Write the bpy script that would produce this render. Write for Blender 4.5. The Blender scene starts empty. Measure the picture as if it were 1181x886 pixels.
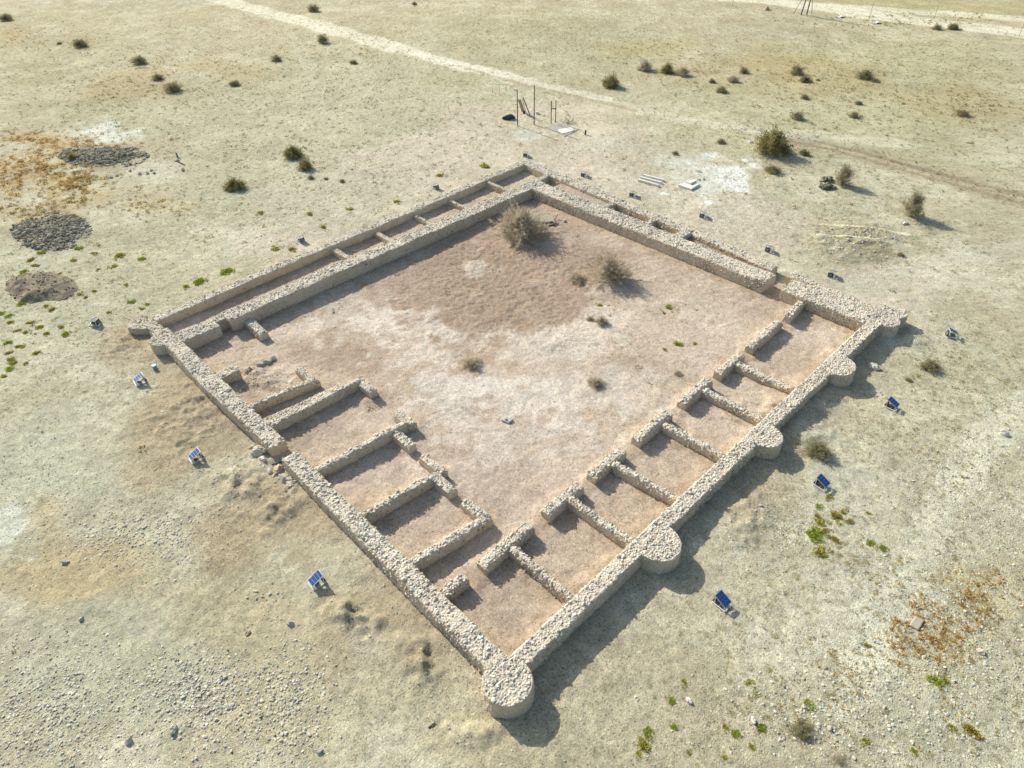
import bpy, math, random
import numpy as np
from mathutils import Matrix, Vector

rng = np.random.default_rng(7)
random.seed(7)
SC = bpy.context.scene
COL = SC.collection

# ------------------------------------------------------------------ noise
def _hash(ix, iy, iz, seed):
    n = (ix.astype(np.int64) * 374761393 + iy.astype(np.int64) * 668265263 + iz.astype(np.int64) * 1440662683 + seed * 974634777) & 0xFFFFFFFF
    n = ((n ^ (n >> 13)) * 1274126177) & 0xFFFFFFFF
    n = ((n ^ (n >> 15)) * 2246822519) & 0xFFFFFFFF
    return ((n ^ (n >> 16)) & 0xFFFFFF) / float(0xFFFFFF)

def vnoise2(x, y, seed=0):
    x0 = np.floor(x); y0 = np.floor(y)
    fx = x - x0; fy = y - y0
    fx = fx*fx*fx*(fx*(fx*6-15)+10); fy = fy*fy*fy*(fy*(fy*6-15)+10)
    z = np.zeros_like(x0)
    a = _hash(x0, y0, z, seed); b = _hash(x0+1, y0, z, seed); c = _hash(x0, y0+1, z, seed); d = _hash(x0+1, y0+1, z, seed)
    return (a*(1-fx)+b*fx)*(1-fy)+(c*(1-fx)+d*fx)*fy

def fbm2(x, y, scale, octaves=4, seed=0, gain=.5):
    """about -1..1"""
    x = np.asarray(x, float); y = np.asarray(y, float)
    s = np.zeros_like(x); amp = 1.; tot = 0.; f = scale
    for o in range(octaves):
        ca, sa = math.cos(.6*o+seed), math.sin(.6*o+seed)
        s += amp*(vnoise2((x*ca-y*sa)*f+17.3*o, (x*sa+y*ca)*f-9.1*o, seed+o*13)*2-1)
        tot += amp; amp *= gain; f *= 2.03
    return s/tot*1.6

def vnoise3(p, seed=0):
    i = np.floor(p); f = p-i; f = f*f*(3-2*f)
    r = 0
    for dx in (0, 1):
        for dy in (0, 1):
            for dz in (0, 1):
                wgt = (f[:, 0] if dx else 1-f[:, 0])*(f[:, 1] if dy else 1-f[:, 1])*(f[:, 2] if dz else 1-f[:, 2])
                r = r + wgt*_hash(i[:, 0]+dx, i[:, 1]+dy, i[:, 2]+dz, seed)
    return r*2-1

def sstep(a, b, x):
    t = np.clip((x-a)/(b-a), 0, 1)
    return t*t*(3-2*t)

# ------------------------------------------------------------------ mesh helpers
def nmesh(name, V, polys, mat, col=None, smooth=False):
    """polys: list of (n,k) index arrays"""
    me = bpy.data.meshes.new(name)
    V = np.asarray(V, np.float32)
    me.vertices.add(len(V)); me.vertices.foreach_set('co', V.ravel())
    nl = sum(p.size for p in polys); npoly = sum(len(p) for p in polys)
    me.loops.add(nl); me.polygons.add(npoly)
    idx = np.concatenate([np.asarray(p, np.int32).ravel() for p in polys])
    tot = np.concatenate([np.full(len(p), p.shape[1], np.int32) for p in polys])
    start = np.concatenate([[0], np.cumsum(tot)[:-1]]).astype(np.int32)
    me.loops.foreach_set('vertex_index', idx)
    me.polygons.foreach_set('loop_start', start)
    try: me.polygons.foreach_set('loop_total', tot)
    except Exception: pass
    me.polygons.foreach_set('use_smooth', np.full(npoly, smooth, bool))
    me.update(calc_edges=True)
    if col is not None:
        a = me.color_attributes.new('Col', 'FLOAT_COLOR', 'POINT')
        c = np.ones((len(V), 4), np.float32); c[:, :np.shape(col)[1]] = col
        a.data.foreach_set('color', c.ravel())
    for m in (mat if isinstance(mat, (list, tuple)) else [mat]):
        me.materials.append(m)
    return me

class MB:
    """collects boxes, bars and tubes into one mesh"""
    def __init__(s): s.V = []; s.Q = []; s.T = []; s.n = 0
    def add(s, V, Q=(), T=()):
        V = np.asarray(V, float)
        if len(Q): s.Q.append(np.asarray(Q, int)+s.n)
        if len(T): s.T.append(np.asarray(T, int)+s.n)
        s.V.append(V); s.n += len(V)
    def box(s, c, size, M=None, taper=1.):
        x, y, z = [v/2 for v in size]
        V = np.array([(-x,-y,-z),(x,-y,-z),(x,y,-z),(-x,y,-z),(-x*taper,-y*taper,z),(x*taper,-y*taper,z),(x*taper,y*taper,z),(-x*taper,y*taper,z)], float)
        if M is not None: V = V@np.array(M.to_3x3()).T
        s.add(V+np.array(c), [(0,3,2,1),(4,5,6,7),(0,1,5,4),(1,2,6,5),(2,3,7,6),(3,0,4,7)])
    def tube(s, a, b, ra, rb=None, k=8):
        rb = ra if rb is None else rb
        a = Vector(a); b = Vector(b); d = (b-a).normalized()
        u = d.orthogonal().normalized(); v = d.cross(u)
        V = []
        for c, r in ((a, ra), (b, rb)):
            for i in range(k):
                t = 2*math.pi*i/k
                V.append(c+u*math.cos(t)*r+v*math.sin(t)*r)
        V += [a, b]
        Q = [(i, (i+1)%k, k+(i+1)%k, k+i) for i in range(k)]
        T = [((i+1)%k, i, 2*k) for i in range(k)]+[(k+i, k+(i+1)%k, 2*k+1) for i in range(k)]
        s.add([tuple(p) for p in V], Q, T)
    def mesh(s, name, mat, bevel=0):
        P = []
        if s.Q: P.append(np.concatenate(s.Q))
        if s.T: P.append(np.concatenate(s.T))
        return nmesh(name, np.concatenate(s.V), P, mat)
    def build(s, name, mat, parent=None, bevel=0):
        return link(name, s.mesh(name, mat), parent, bevel)

def link(name, me, parent=None, bevel=0):
    o = bpy.data.objects.new(name, me); COL.objects.link(o)
    if parent is not None: o.parent = parent
    if bevel:
        m = o.modifiers.new('bevel', 'BEVEL'); m.width = bevel; m.segments = 2
    return o

def tag(o, label=None, cat=None, group=None, kind=None):
    if label: o['label'] = label
    if cat: o['category'] = cat
    if group: o['group'] = group
    if kind: o['kind'] = kind
    return o

def thing(name, label, cat, loc, rz=0, group=None):
    o = bpy.data.objects.new(name, None); COL.objects.link(o)
    o.empty_display_size = .2
    o.location = loc; o.rotation_euler = (0, 0, rz)
    return tag(o, label, cat, group)

def copy_tree(o, parent=None):
    c = o.copy(); COL.objects.link(c)
    if parent is not None: c.parent = parent
    for ch in [q for q in bpy.data.objects if q.parent == o]: copy_tree(ch, c)
    return c

# ------------------------------------------------------------------ materials
def mat_new(name):
    m = bpy.data.materials.new(name); m.use_nodes = True
    nt = m.node_tree; b = nt.nodes['Principled BSDF']
    return m, nt, b

def simple_mat(name, col, rough=.6, metal=0, var=.25, scale=12., bump=.0, spec=.3):
    m, nt, b = mat_new(name); N = nt.nodes; L = nt.links
    tc = N.new('ShaderNodeTexCoord'); no = N.new('ShaderNodeTexNoise')
    no.inputs['Scale'].default_value = scale; no.inputs['Detail'].default_value = 5
    L.new(tc.outputs['Object'], no.inputs['Vector'])
    mr = N.new('ShaderNodeMapRange'); mr.inputs[1].default_value = .3; mr.inputs[2].default_value = .7
    mr.inputs[3].default_value = 1-var; mr.inputs[4].default_value = 1+var
    L.new(no.outputs['Fac'], mr.inputs[0])
    mx = N.new('ShaderNodeVectorMath'); mx.operation = 'SCALE'; mx.inputs[0].default_value = col
    L.new(mr.outputs[0], mx.inputs['Scale']); L.new(mx.outputs[0], b.inputs['Base Color'])
    b.inputs['Roughness'].default_value = rough; b.inputs['Metallic'].default_value = metal
    b.inputs['Specular IOR Level'].default_value = spec
    if bump:
        bp = N.new('ShaderNodeBump'); bp.inputs['Strength'].default_value = 1; bp.inputs['Distance'].default_value = bump
        L.new(no.outputs['Fac'], bp.inputs['Height']); L.new(bp.outputs[0], b.inputs['Normal'])
    return m

def attr_mat(name, rough=.95, spec=.1, trans=0., layers=((9., .14), (45., .14)), bumps=(), speckle=None, dots=()):
    """surface whose own colour is stored in the Col attribute, broken up by noise and bumped"""
    m, nt, b = mat_new(name); N = nt.nodes; L = nt.links
    at = N.new('ShaderNodeAttribute'); at.attribute_name = 'Col'
    tc = N.new('ShaderNodeNewGeometry')
    vec = tc.outputs['Position']
    cur = at.outputs['Color']
    for sc_, amp in layers:
        no = N.new('ShaderNodeTexNoise'); no.inputs['Scale'].default_value = sc_; no.inputs['Detail'].default_value = 4; no.inputs['Roughness'].default_value = .65
        L.new(vec, no.inputs['Vector'])
        mr = N.new('ShaderNodeMapRange'); mr.inputs[1].default_value = .3; mr.inputs[2].default_value = .7
        mr.inputs[3].default_value = 1-amp; mr.inputs[4].default_value = 1+amp
        L.new(no.outputs['Fac'], mr.inputs[0])
        mx = N.new('ShaderNodeVectorMath'); mx.operation = 'SCALE'
        L.new(cur, mx.inputs[0]); L.new(mr.outputs[0], mx.inputs['Scale']); cur = mx.outputs[0]
    if speckle:
        vo = N.new('ShaderNodeTexVoronoi'); vo.inputs['Scale'].default_value = speckle[0]
        L.new(vec, vo.inputs['Vector'])
        sep = N.new('ShaderNodeSeparateColor'); L.new(vo.outputs['Color'], sep.inputs[0])
        mr = N.new('ShaderNodeMapRange'); mr.inputs[1].default_value = 0; mr.inputs[2].default_value = 1
        mr.inputs[3].default_value = 1-speckle[1]; mr.inputs[4].default_value = 1+speckle[1]
        L.new(sep.outputs[0], mr.inputs[0])
        mx = N.new('ShaderNodeVectorMath'); mx.operation = 'SCALE'
        L.new(cur, mx.inputs[0]); L.new(mr.outputs[0], mx.inputs['Scale']); cur = mx.outputs[0]
    for sc_, rad, cover, tint, gated in dots:      # scattered specks of grit and dead herbs, thicker in some places than in others
        vo = N.new('ShaderNodeTexVoronoi'); vo.inputs['Scale'].default_value = sc_; L.new(vec, vo.inputs['Vector'])
        wn = N.new('ShaderNodeTexNoise'); wn.inputs['Scale'].default_value = sc_*3.1; wn.inputs['Detail'].default_value = 2; L.new(vec, wn.inputs['Vector'])
        dd = N.new('ShaderNodeMath'); dd.operation = 'MULTIPLY_ADD'; dd.inputs[1].default_value = .35; L.new(wn.outputs['Fac'], dd.inputs[0]); L.new(vo.outputs['Distance'], dd.inputs[2])
        mr = N.new('ShaderNodeMapRange'); mr.inputs[1].default_value = rad+.10+.16; mr.inputs[2].default_value = rad+.16; mr.inputs[3].default_value = 0; mr.inputs[4].default_value = 1
        L.new(dd.outputs[0], mr.inputs[0])
        sep = N.new('ShaderNodeSeparateColor'); L.new(vo.outputs['Color'], sep.inputs[0])
        cn = N.new('ShaderNodeTexNoise'); cn.inputs['Scale'].default_value = .16; cn.inputs['Detail'].default_value = 5; L.new(vec, cn.inputs['Vector'])
        th = N.new('ShaderNodeMapRange'); th.inputs[1].default_value = .36; th.inputs[2].default_value = .62; th.inputs[3].default_value = cover*.22; th.inputs[4].default_value = cover*1.5; L.new(cn.outputs['Fac'], th.inputs[0])
        lt = N.new('ShaderNodeMath'); lt.operation = 'LESS_THAN'; L.new(sep.outputs[1], lt.inputs[0]); L.new(th.outputs[0], lt.inputs[1])
        ml = N.new('ShaderNodeMath'); ml.operation = 'MULTIPLY'; L.new(mr.outputs[0], ml.inputs[0]); L.new(lt.outputs[0], ml.inputs[1])
        mk = N.new('ShaderNodeMath'); mk.operation = 'MULTIPLY'; L.new(ml.outputs[0], mk.inputs[0]); mk.inputs[1].default_value = .8
        if gated: L.new(at.outputs['Alpha'], mk.inputs[1])
        mx = N.new('ShaderNodeMix'); mx.data_type = 'RGBA'; mx.blend_type = 'MULTIPLY'; mx.inputs[7].default_value = tint+(1,)
        L.new(mk.outputs[0], mx.inputs[0]); L.new(cur, mx.inputs[6]); cur = mx.outputs[2]
    L.new(cur, b.inputs['Base Color'])
    b.inputs['Roughness'].default_value = rough; b.inputs['Specular IOR Level'].default_value = spec
    prev = None
    for sc_, dist, kind in bumps:
        if kind == 'v':
            no = N.new('ShaderNodeTexVoronoi'); no.inputs['Scale'].default_value = sc_; L.new(vec, no.inputs['Vector'])
            mth = N.new('ShaderNodeMath'); mth.operation = 'MULTIPLY'; mth.inputs[1].default_value = -1; L.new(no.outputs['Distance'], mth.inputs[0]); h = mth.outputs[0]
        else:
            no = N.new('ShaderNodeTexNoise'); no.inputs['Scale'].default_value = sc_; no.inputs['Detail'].default_value = 5; no.inputs['Roughness'].default_value = .6
            L.new(vec, no.inputs['Vector']); h = no.outputs['Fac']
        bp = N.new('ShaderNodeBump'); bp.inputs['Strength'].default_value = 1; bp.inputs['Distance'].default_value = dist
        L.new(h, bp.inputs['Height'])
        if prev: L.new(prev, bp.inputs['Normal'])
        prev = bp.outputs[0]
    if prev: L.new(prev, b.inputs['Normal'])
    if trans:
        tr = N.new('ShaderNodeBsdfTranslucent'); L.new(cur, tr.inputs[0])
        ms = N.new('ShaderNodeMixShader'); ms.inputs[0].default_value = trans
        L.new(b.outputs[0], ms.inputs[1]); L.new(tr.outputs[0], ms.inputs[2])
        L.new(ms.outputs[0], N['Material Output'].inputs[0])
    return m

M_GROUND = attr_mat('desert soil', layers=((.45, .07), (1.7, .10), (6., .14), (17., .20), (60., .16)), bumps=((2.6, .035, 'n'), (14., .06, 'n'), (42., .03, 'n')), speckle=(10., .13), dots=((15., .26, .35, (.58, .55, .48), 0), (7., .26, .34, (.50, .47, .40), 0), (2.6, .26, .5, (.50, .49, .35), 1), (1.3, .20, .55, (.54, .53, .37), 1)))
M_WALL = attr_mat('rubble masonry', layers=((1.3, .10), (9., .12), (40., .10)), bumps=((9., .05, 'v'), (32., .02, 'n')))
M_STONE = attr_mat('limestone', layers=((14., .12), (60., .10)), bumps=((30., .02, 'n'),))
M_LEAF = attr_mat('foliage', rough=.8, trans=.4, layers=((6., .2),))
M_TWIG = attr_mat('twigs', rough=.9, trans=.35, layers=((6., .15),))
M_WHITE = simple_mat('white painted steel', (.72, .73, .72), .45, 0, .06)
M_ALU = simple_mat('aluminium', (.62, .64, .66), .4, .7, .08)
M_BLACK = simple_mat('black plastic', (.02, .021, .022), .45, 0, .3)
M_CELL = simple_mat('solar cell', (.025, .085, .25), .25, 0, .25, 6., spec=.6)
M_GLASS = simple_mat('lamp glass', (.12, .15, .15), .2, 0, .1, spec=.6)
M_GREY = simple_mat('grey steel', (.16, .16, .15), .6, .3, .2)
M_CONC = simple_mat('concrete', (.47, .45, .40), .9, 0, .16, 5., .006)
M_OLD = simple_mat('worn concrete', (.40, .375, .31), .95, 0, .22, 2.5, .01)
M_PALE = simple_mat('pale plaster board', (.72, .70, .64), .8, 0, .08, 5.)
M_WOOD = simple_mat('weathered timber', (.36, .29, .19), .85, 0, .25, 8.)
M_PLY = simple_mat('sun bleached plywood', (.58, .50, .34), .85, 0, .15, 6.)
M_DARKWOOD = simple_mat('old timber', (.13, .105, .08), .9, 0, .3, 8.)
M_TARP = simple_mat('dark green tarpaulin', (.045, .075, .066), .6, 0, .35, 5.)
M_TARP2 = simple_mat('faded green canvas', (.20, .25, .20), .7, 0, .3, 5.)
M_BLUE = simple_mat('blue plastic', (.10, .38, .52), .4, 0, .15)
M_TEAL = simple_mat('teal cloth', (.03, .12, .12), .7, 0, .2)
M_SACK = simple_mat('white sack', (.75, .75, .72), .7, 0, .08)

# ------------------------------------------------------------------ ground: relief
def blob(x, y, e, warp=0., seed=1, sc=.35):
    """distance 0 at the centre of a skewed ellipse, 1 on its edge"""
    cx, cy, ax, ay, bx, by = e
    d = ax*by-ay*bx
    px = x-cx; py = y-cy
    u = (px*by-py*bx)/d; v = (-px*ay+py*ax)/d
    r = np.sqrt(u*u+v*v)
    if warp: r = r+warp*fbm2(x, y, sc, 4, seed)
    return r

MOUNDS = [ # ellipse, height, roughness
    ((24.70,0.00,2.32,-2.36,2.61,1.41), .26, .35), ((27.45,-0.97,1.58,-1.60,2.14,1.07), .2, .35), ((14.71,-2.88,1.45,-1.45,1.77,1.07), .22, .35), ((22.89,-2.13,1.47,-1.49,1.40,0.73), .22, .4),
    ((49.36,6.68,3.56,-3.72,3.76,1.71), .30, .3),
    ((-3.68,7.65,0.72,-0.72,0.52,0.79), .30, .8), ((-2.81,6.14,0.44,-0.44,0.32,0.45), .16, .8), ((-2.73,2.79,0.45,-0.44,0.66,0.83), .34, .7),
    ((-2.51,4.22,0.86,-0.86,0.37,0.48), .12, .6), ((-3.02,-0.90,0.93,-0.92,0.28,0.31), .14, .6), ((-1.69,15.77,1.05,-1.05,0.60,1.03), .16, .6),
    ((31.22,29.57,2.58,-2.71,3.53,3.48), .22, .5), ((27.71,18.13,1.67,-1.73,1.65,1.39), .22, .4), ((37.92,-3.00,1.12,-1.14,1.29,0.50), .18, .3),
    ((2.53,27.68,1.46,-1.49,0.76,1.43), .16, .8), ((-3.01,38.49,1.38,-1.41,0.58,1.59), .14, .5), ((64.06,23.19,1.99,-2.14,2.87,1.61), .2, .3),
    ((-3.16,19.11,1.37,-1.38,0.71,1.39), .2, .9), ((-2.99,15.58,0.82,-0.83,0.43,0.78), .22, .9), ((-2.30,27.42,1.38,-1.40,0.83,1.84), .12, .7),
]
DISTURBED = [(-3.56,7.53,1.02,-1.01,0.63,0.95), (-2.73,2.79,0.67,-0.66,0.81,1.02), (-2.74,16.82,1.75,-1.76,1.28,2.34), (-2.68,26.59,2.00,-2.03,1.62,3.59), (23.94,-0.41,2.29,-2.32,3.28,1.78), (14.87,-3.04,1.64,-1.65,2.09,1.25), (49.52,6.75,3.57,-3.73,3.77,1.72), (-2.78,38.25,1.38,-1.41,0.67,1.81), (1.83,26.38,1.68,-1.71,0.82,1.53), (-2.89,-1.03,1.29,-1.28,0.37,0.42)]
HOLES = [((-3.27,7.51,0.24,-0.24,0.35,0.52), .34), ((-2.35,2.76,0.25,-0.25,0.47,0.58), .36), ((-3.28,6.48,0.24,-0.24,0.16,0.23), .16), ((-3.26,2.86,0.22,-0.22,0.20,0.25), .16)]
RUTS = [([(67.70,27.53), (68.70,23.88), (69.36,19.88), (69.46,14.35), (69.01,9.48), (68.96,4.26), (68.97,-2.04)], 1.7),
        ([(70.42,22.02), (70.81,15.94), (70.34,9.09), (70.60,3.15), (71.16,-1.44)], 1.0)]

def seg_dist(x, y, pts):
    d = np.full(np.shape(x), 1e9)
    for (x0, y0), (x1, y1) in zip(pts[:-1], pts[1:]):
        dx, dy = x1-x0, y1-y0
        t = np.clip(((x-x0)*dx+(y-y0)*dy)/(dx*dx+dy*dy), 0, 1)
        d = np.minimum(d, np.hypot(x-x0-t*dx, y-y0-t*dy))
    return d

FIELD = (23.67,24.68,6.30,-6.53,6.77,7.02)        # broken crust in the courtyard

def gz(x, y, fine=False):
    x = np.atleast_1d(np.asarray(x, float)); y = np.atleast_1d(np.asarray(y, float))
    far = sstep(40, 140, np.hypot(x-18, y-18))
    z = .03*fbm2(x, y, .12, 3, 3) + .5*far*fbm2(x, y, .018, 3, 5)
    for e, h, r in MOUNDS:
        cx, cy = e[:2]; R = max(abs(e[2])+abs(e[4]), abs(e[3])+abs(e[5]))*1.7+.5
        k = (abs(x-cx) < R) & (abs(y-cy) < R)
        if k.any():
            xx, yy = x[k], y[k]
            m = sstep(1.15, .1, blob(xx, yy, e, .22, 11))
            z[k] += h*m*(1+r*fbm2(xx, yy, 1.6, 3, 21))
    for e, h in HOLES:
        m = sstep(1.3, .0, blob(x, y, e, .6, 12, 1.6)); z -= .75*h*m*(1+.5*fbm2(x, y, 3., 2, 14))
    for pts, wd in RUTS:
        d = seg_dist(x, y, pts); z -= .10*sstep(wd, wd*.4, d)*(1-.7*sstep(wd*.35, .05, d))
    if fine:
        for e in DISTURBED:
            cx, cy = e[:2]; R = (abs(e[2])+abs(e[4])+abs(e[3])+abs(e[5]))*1.3
            k = np.hypot(x-cx, y-cy) < R
            if k.any():
                m = sstep(1.2, .4, blob(x[k], y[k], e, .5, 15, .8))
                z[k] += (1.7 if cx < 3 else 1.)*m*(.055*fbm2(x[k], y[k], 1.5, 3, 17)+.05*np.abs(fbm2(x[k], y[k], 3.4, 2, 18)))
        near = (x > -3) & (x < 43) & (y > -3) & (y < 42)
        if near.any():
            fd = np.full(near.sum(), 9.)
            for sg in FOOT+OUTFOOT: fd = np.minimum(fd, seg_dist(x[near], y[near], sg))
            z[near] += .10*sstep(1.1, .3, fd+.3*fbm2(x[near], y[near], .9, 3, 49))
        fr = sstep(1.15, .7, blob(x, y, FIELD, .3, 31))
        z += .02*fbm2(x, y, 1.1, 3, 41)*(1+.5*fr) + .022*fbm2(x, y, 4.2, 2, 43)*(1+.9*fr)
        cl = fbm2(x, y, 2.6, 2, 47); z += .022*fr*np.clip(cl, 0, 1)
    return z

def gz1(x, y): return float(gz(x, y)[0])

# ------------------------------------------------------------------ ground: colour of the soil itself
def inside(x, y, m=.0, soft=.6):
    n = .5*fbm2(x, y, .5, 3, 61)
    d = np.maximum(np.maximum(-x, x-38), np.maximum(-y, y-38.6))+n*.5
    return sstep(soft, -soft, d-m)

PATCH = [ # ellipse, colour, strength, noise warp, warp scale
    # greenish pale flats and yellow-brown zones outside
    ((-2.57,49.45,9.76,-10.10,6.03,18.86), (.49,.465,.345), .75, .5, .07), ((29.99,79.00,17.41,-19.00,17.09,31.94), (.455,.435,.315), .65, .5, .06), ((24.02,132.69,14.49,-16.42,12.97,40.61), (.43,.40,.265), .5, .5, .06),
    ((-10.16,25.69,4.33,-4.36,2.58,8.06), (.47,.46,.36), .6, .5, .12), ((-13.21,13.78,4.57,-4.54,1.66,4.92), (.45,.435,.33), .6, .5, .15), ((-12.75,19.55,3.02,-3.02,0.75,2.46), (.50,.40,.25), .85, .5, .2), ((-12.05,24.84,0.91,-0.91,0.79,2.73), (.50,.41,.27), .7, .5, .3),
    ((-8.33,5.11,3.17,-3.14,1.30,2.28), (.48,.405,.27), .5, .6, .2), ((-7.39,11.75,3.33,-3.32,1.35,2.69), (.485,.41,.28), .55, .6, .2),
    ((19.78,-7.98,4.22,-4.24,7.73,3.33), (.53,.49,.385), .6, .5, .12), ((12.85,-14.33,4.19,-4.16,4.41,1.53), (.475,.455,.345), .6, .6, .15), ((36.71,-7.17,4.43,-4.52,11.23,3.70), (.485,.455,.33), .55, .6, .1),
    ((96.13,26.09,17.34,-19.24,31.91,14.04), (.455,.43,.285), .6, .5, .05), ((83.03,74.40,18.33,-20.92,17.75,16.50), (.45,.42,.29), .5, .5, .05), ((85.21,44.72,9.26,-10.33,13.18,8.54), (.43,.365,.225), .65, .6, .07),
    ((95.04,13.07,5.13,-5.62,8.78,2.97), (.44,.37,.235), .7, .6, .08), ((157.64,35.81,15.55,-18.49,11.77,4.08), (.44,.39,.21), .6, .5, .05),
    ((45.89,75.57,10.10,-11.15,17.75,25.14), (.52,.485,.37), .6, .5, .08), ((48.72,42.50,11.75,-12.65,12.67,11.78), (.58,.495,.40), .8, .5, .08), ((21.61,45.62,9.56,-10.07,6.82,10.28), (.56,.495,.395), .65, .5, .08),
    ((49.50,23.65,5.46,-5.79,11.11,7.50), (.59,.51,.42), .8, .5, .1), ((41.94,1.55,5.61,-5.79,5.03,2.16), (.515,.47,.355), .6, .5, .1),
    # trodden tan bank round the outer wall
    ((-2.71,27.83,3.25,-3.30,3.40,7.73), (.435,.345,.24), .9, .5, .25), ((-2.83,14.73,3.05,-3.06,2.49,4.36), (.43,.34,.235), .9, .5, .25), ((-2.80,5.88,2.64,-2.63,2.43,3.37), (.44,.36,.25), .85, .5, .25),
    ((-2.75,-1.41,2.31,-2.28,1.17,1.28), (.485,.41,.29), .75, .5, .25), ((-2.27,35.45,2.68,-2.74,1.67,4.24), (.445,.365,.265), .85, .5, .25),
    ((18.35,-2.09,2.79,-2.81,5.49,3.14), (.455,.375,.27), .85, .5, .25), ((9.08,-2.62,1.83,-1.83,2.50,1.76), (.49,.42,.31), .7, .5, .25), ((49.36,6.68,4.19,-4.38,4.71,2.14), (.43,.38,.275), .9, .5, .25), ((49.52,6.75,3.78,-3.95,4.09,1.86), (.33,.29,.195), .95, .6, .6),
    ((27.60,-2.94,1.93,-1.95,3.23,1.49), (.48,.40,.285), .7, .5, .25), ((6.97,43.67,7.90,-8.20,2.73,5.72), (.505,.445,.33), .7, .5, .2),
    ((14.06,44.28,6.73,-7.03,2.64,4.62), (.585,.50,.415), .75, .5, .15), ((33.28,49.36,6.66,-7.11,5.31,6.80), (.585,.50,.415), .75, .5, .15), ((46.25,33.74,5.78,-6.16,6.28,5.29), (.585,.50,.415), .7, .5, .15), ((44.67,14.73,4.35,-4.56,6.11,3.64), (.585,.50,.415), .7, .5, .15), ((43.21,2.10,4.28,-4.43,3.38,1.45), (.585,.50,.415), .7, .5, .15),
    # orange ground under the dry weeds
    ((5.14,89.42,4.51,-4.86,0.91,3.31), (.49,.345,.16), .6, 1.0, .5), ((1.88,79.25,4.12,-4.39,1.65,6.07), (.48,.34,.16), .6, 1.0, .5), ((4.11,71.76,2.37,-2.52,1.86,5.92), (.47,.36,.19), .55, 1.0, .5), ((-1.65,69.25,3.11,-3.27,0.71,2.70), (.46,.34,.17), .4, .8, .3),
    ((15.52,-12.06,1.37,-1.37,2.13,0.80), (.52,.43,.24), .45, 1., .7), ((18.61,-13.52,1.29,-1.28,1.93,0.62), (.52,.43,.24), .45, 1., .7),
    ((8.60,60.79,2.49,-2.63,1.34,3.32), (.50,.41,.24), .5, .7, .2), ((19.30,157.09,4.59,-5.28,2.85,11.31), (.46,.35,.19), .5, .7, .1), ((22.42,104.63,5.39,-5.96,3.07,8.18), (.46,.37,.21), .5, .7, .1), ((35.62,103.65,4.72,-5.28,2.75,5.75), (.45,.36,.21), .5, .7, .1),
    ((95.30,33.46,6.62,-7.39,9.97,5.02), (.45,.36,.19), .45, .8, .12), ((92.36,59.40,5.63,-6.41,7.31,5.35), (.45,.38,.20), .45, .8, .1),
    # salt and lime
    ((12.76,86.97,2.63,-2.84,1.52,4.35), (.70,.69,.64), .9, .7, .4), ((52.90,22.93,2.72,-2.89,5.24,3.34), (.78,.77,.73), .95, .8, .45), ((53.30,26.22,3.18,-3.39,5.22,3.52), (.60,.575,.50), .6, .6, .3), ((-13.97,25.73,0.83,-0.83,0.54,2.19), (.62,.61,.53), .9, .9, .9), ((-13.16,26.14,0.49,-0.49,0.15,0.56), (.61,.60,.52), .8, .9, 1.1),
    ((11.96,70.30,2.33,-2.48,1.42,3.55), (.58,.54,.45), .8, .4, .4), ((-0.66,71.45,1.91,-2.02,0.63,2.36), (.57,.53,.44), .8, .5, .4), ((3.37,90.05,1.95,-2.10,0.52,1.98), (.57,.53,.44), .7, .5, .4), ((48.25,46.82,1.43,-1.55,1.68,1.67), (.60,.58,.52), .85, .4, .5),
    ((0.42,15.03,0.78,-0.79,0.59,0.91), (.54,.47,.385), .6, .6, .8), ((50.87,38.96,4.12,-4.43,2.51,2.16), (.56,.52,.43), .6, .6, .2),
    ((-4.15,5.36,0.97,-0.96,1.08,1.56), (.53,.48,.38), .6, .6, .5), ((21.37,-6.06,0.89,-0.90,1.64,0.75), (.57,.535,.45), .6, .6, .5), ((25.63,-10.36,1.36,-1.37,3.43,1.16), (.54,.505,.41), .6, .6, .3),
    ((14.79,-9.70,2.06,-2.06,2.81,1.24), (.60,.56,.46), .8, .6, .4),
    # earth lying round the heaps
    ((-0.87,62.16,3.42,-3.58,1.75,5.96), (.36,.31,.22), .5, .5, .5), ((9.35,78.34,3.71,-3.98,1.97,5.72), (.37,.32,.22), .5, .5, .5),
    ((-3.50,7.61,0.78,-0.78,0.53,0.79), (.37,.31,.215), .8, .7, 1.4), ((-2.73,2.91,0.61,-0.61,0.76,0.97), (.36,.30,.205), .8, .7, 1.4), ((-2.55,38.02,1.19,-1.22,0.59,1.58), (.40,.315,.215), .75, .6, 1.), ((-2.88,16.07,1.38,-1.39,0.82,1.48), (.40,.325,.225), .7, .9, .9), ((-2.75,19.37,1.09,-1.10,0.60,1.15), (.41,.33,.23), .6, .9, .9), ((-3.32,28.45,1.06,-1.07,0.65,1.54), (.42,.34,.24), .6, .9, .9),
]
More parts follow.
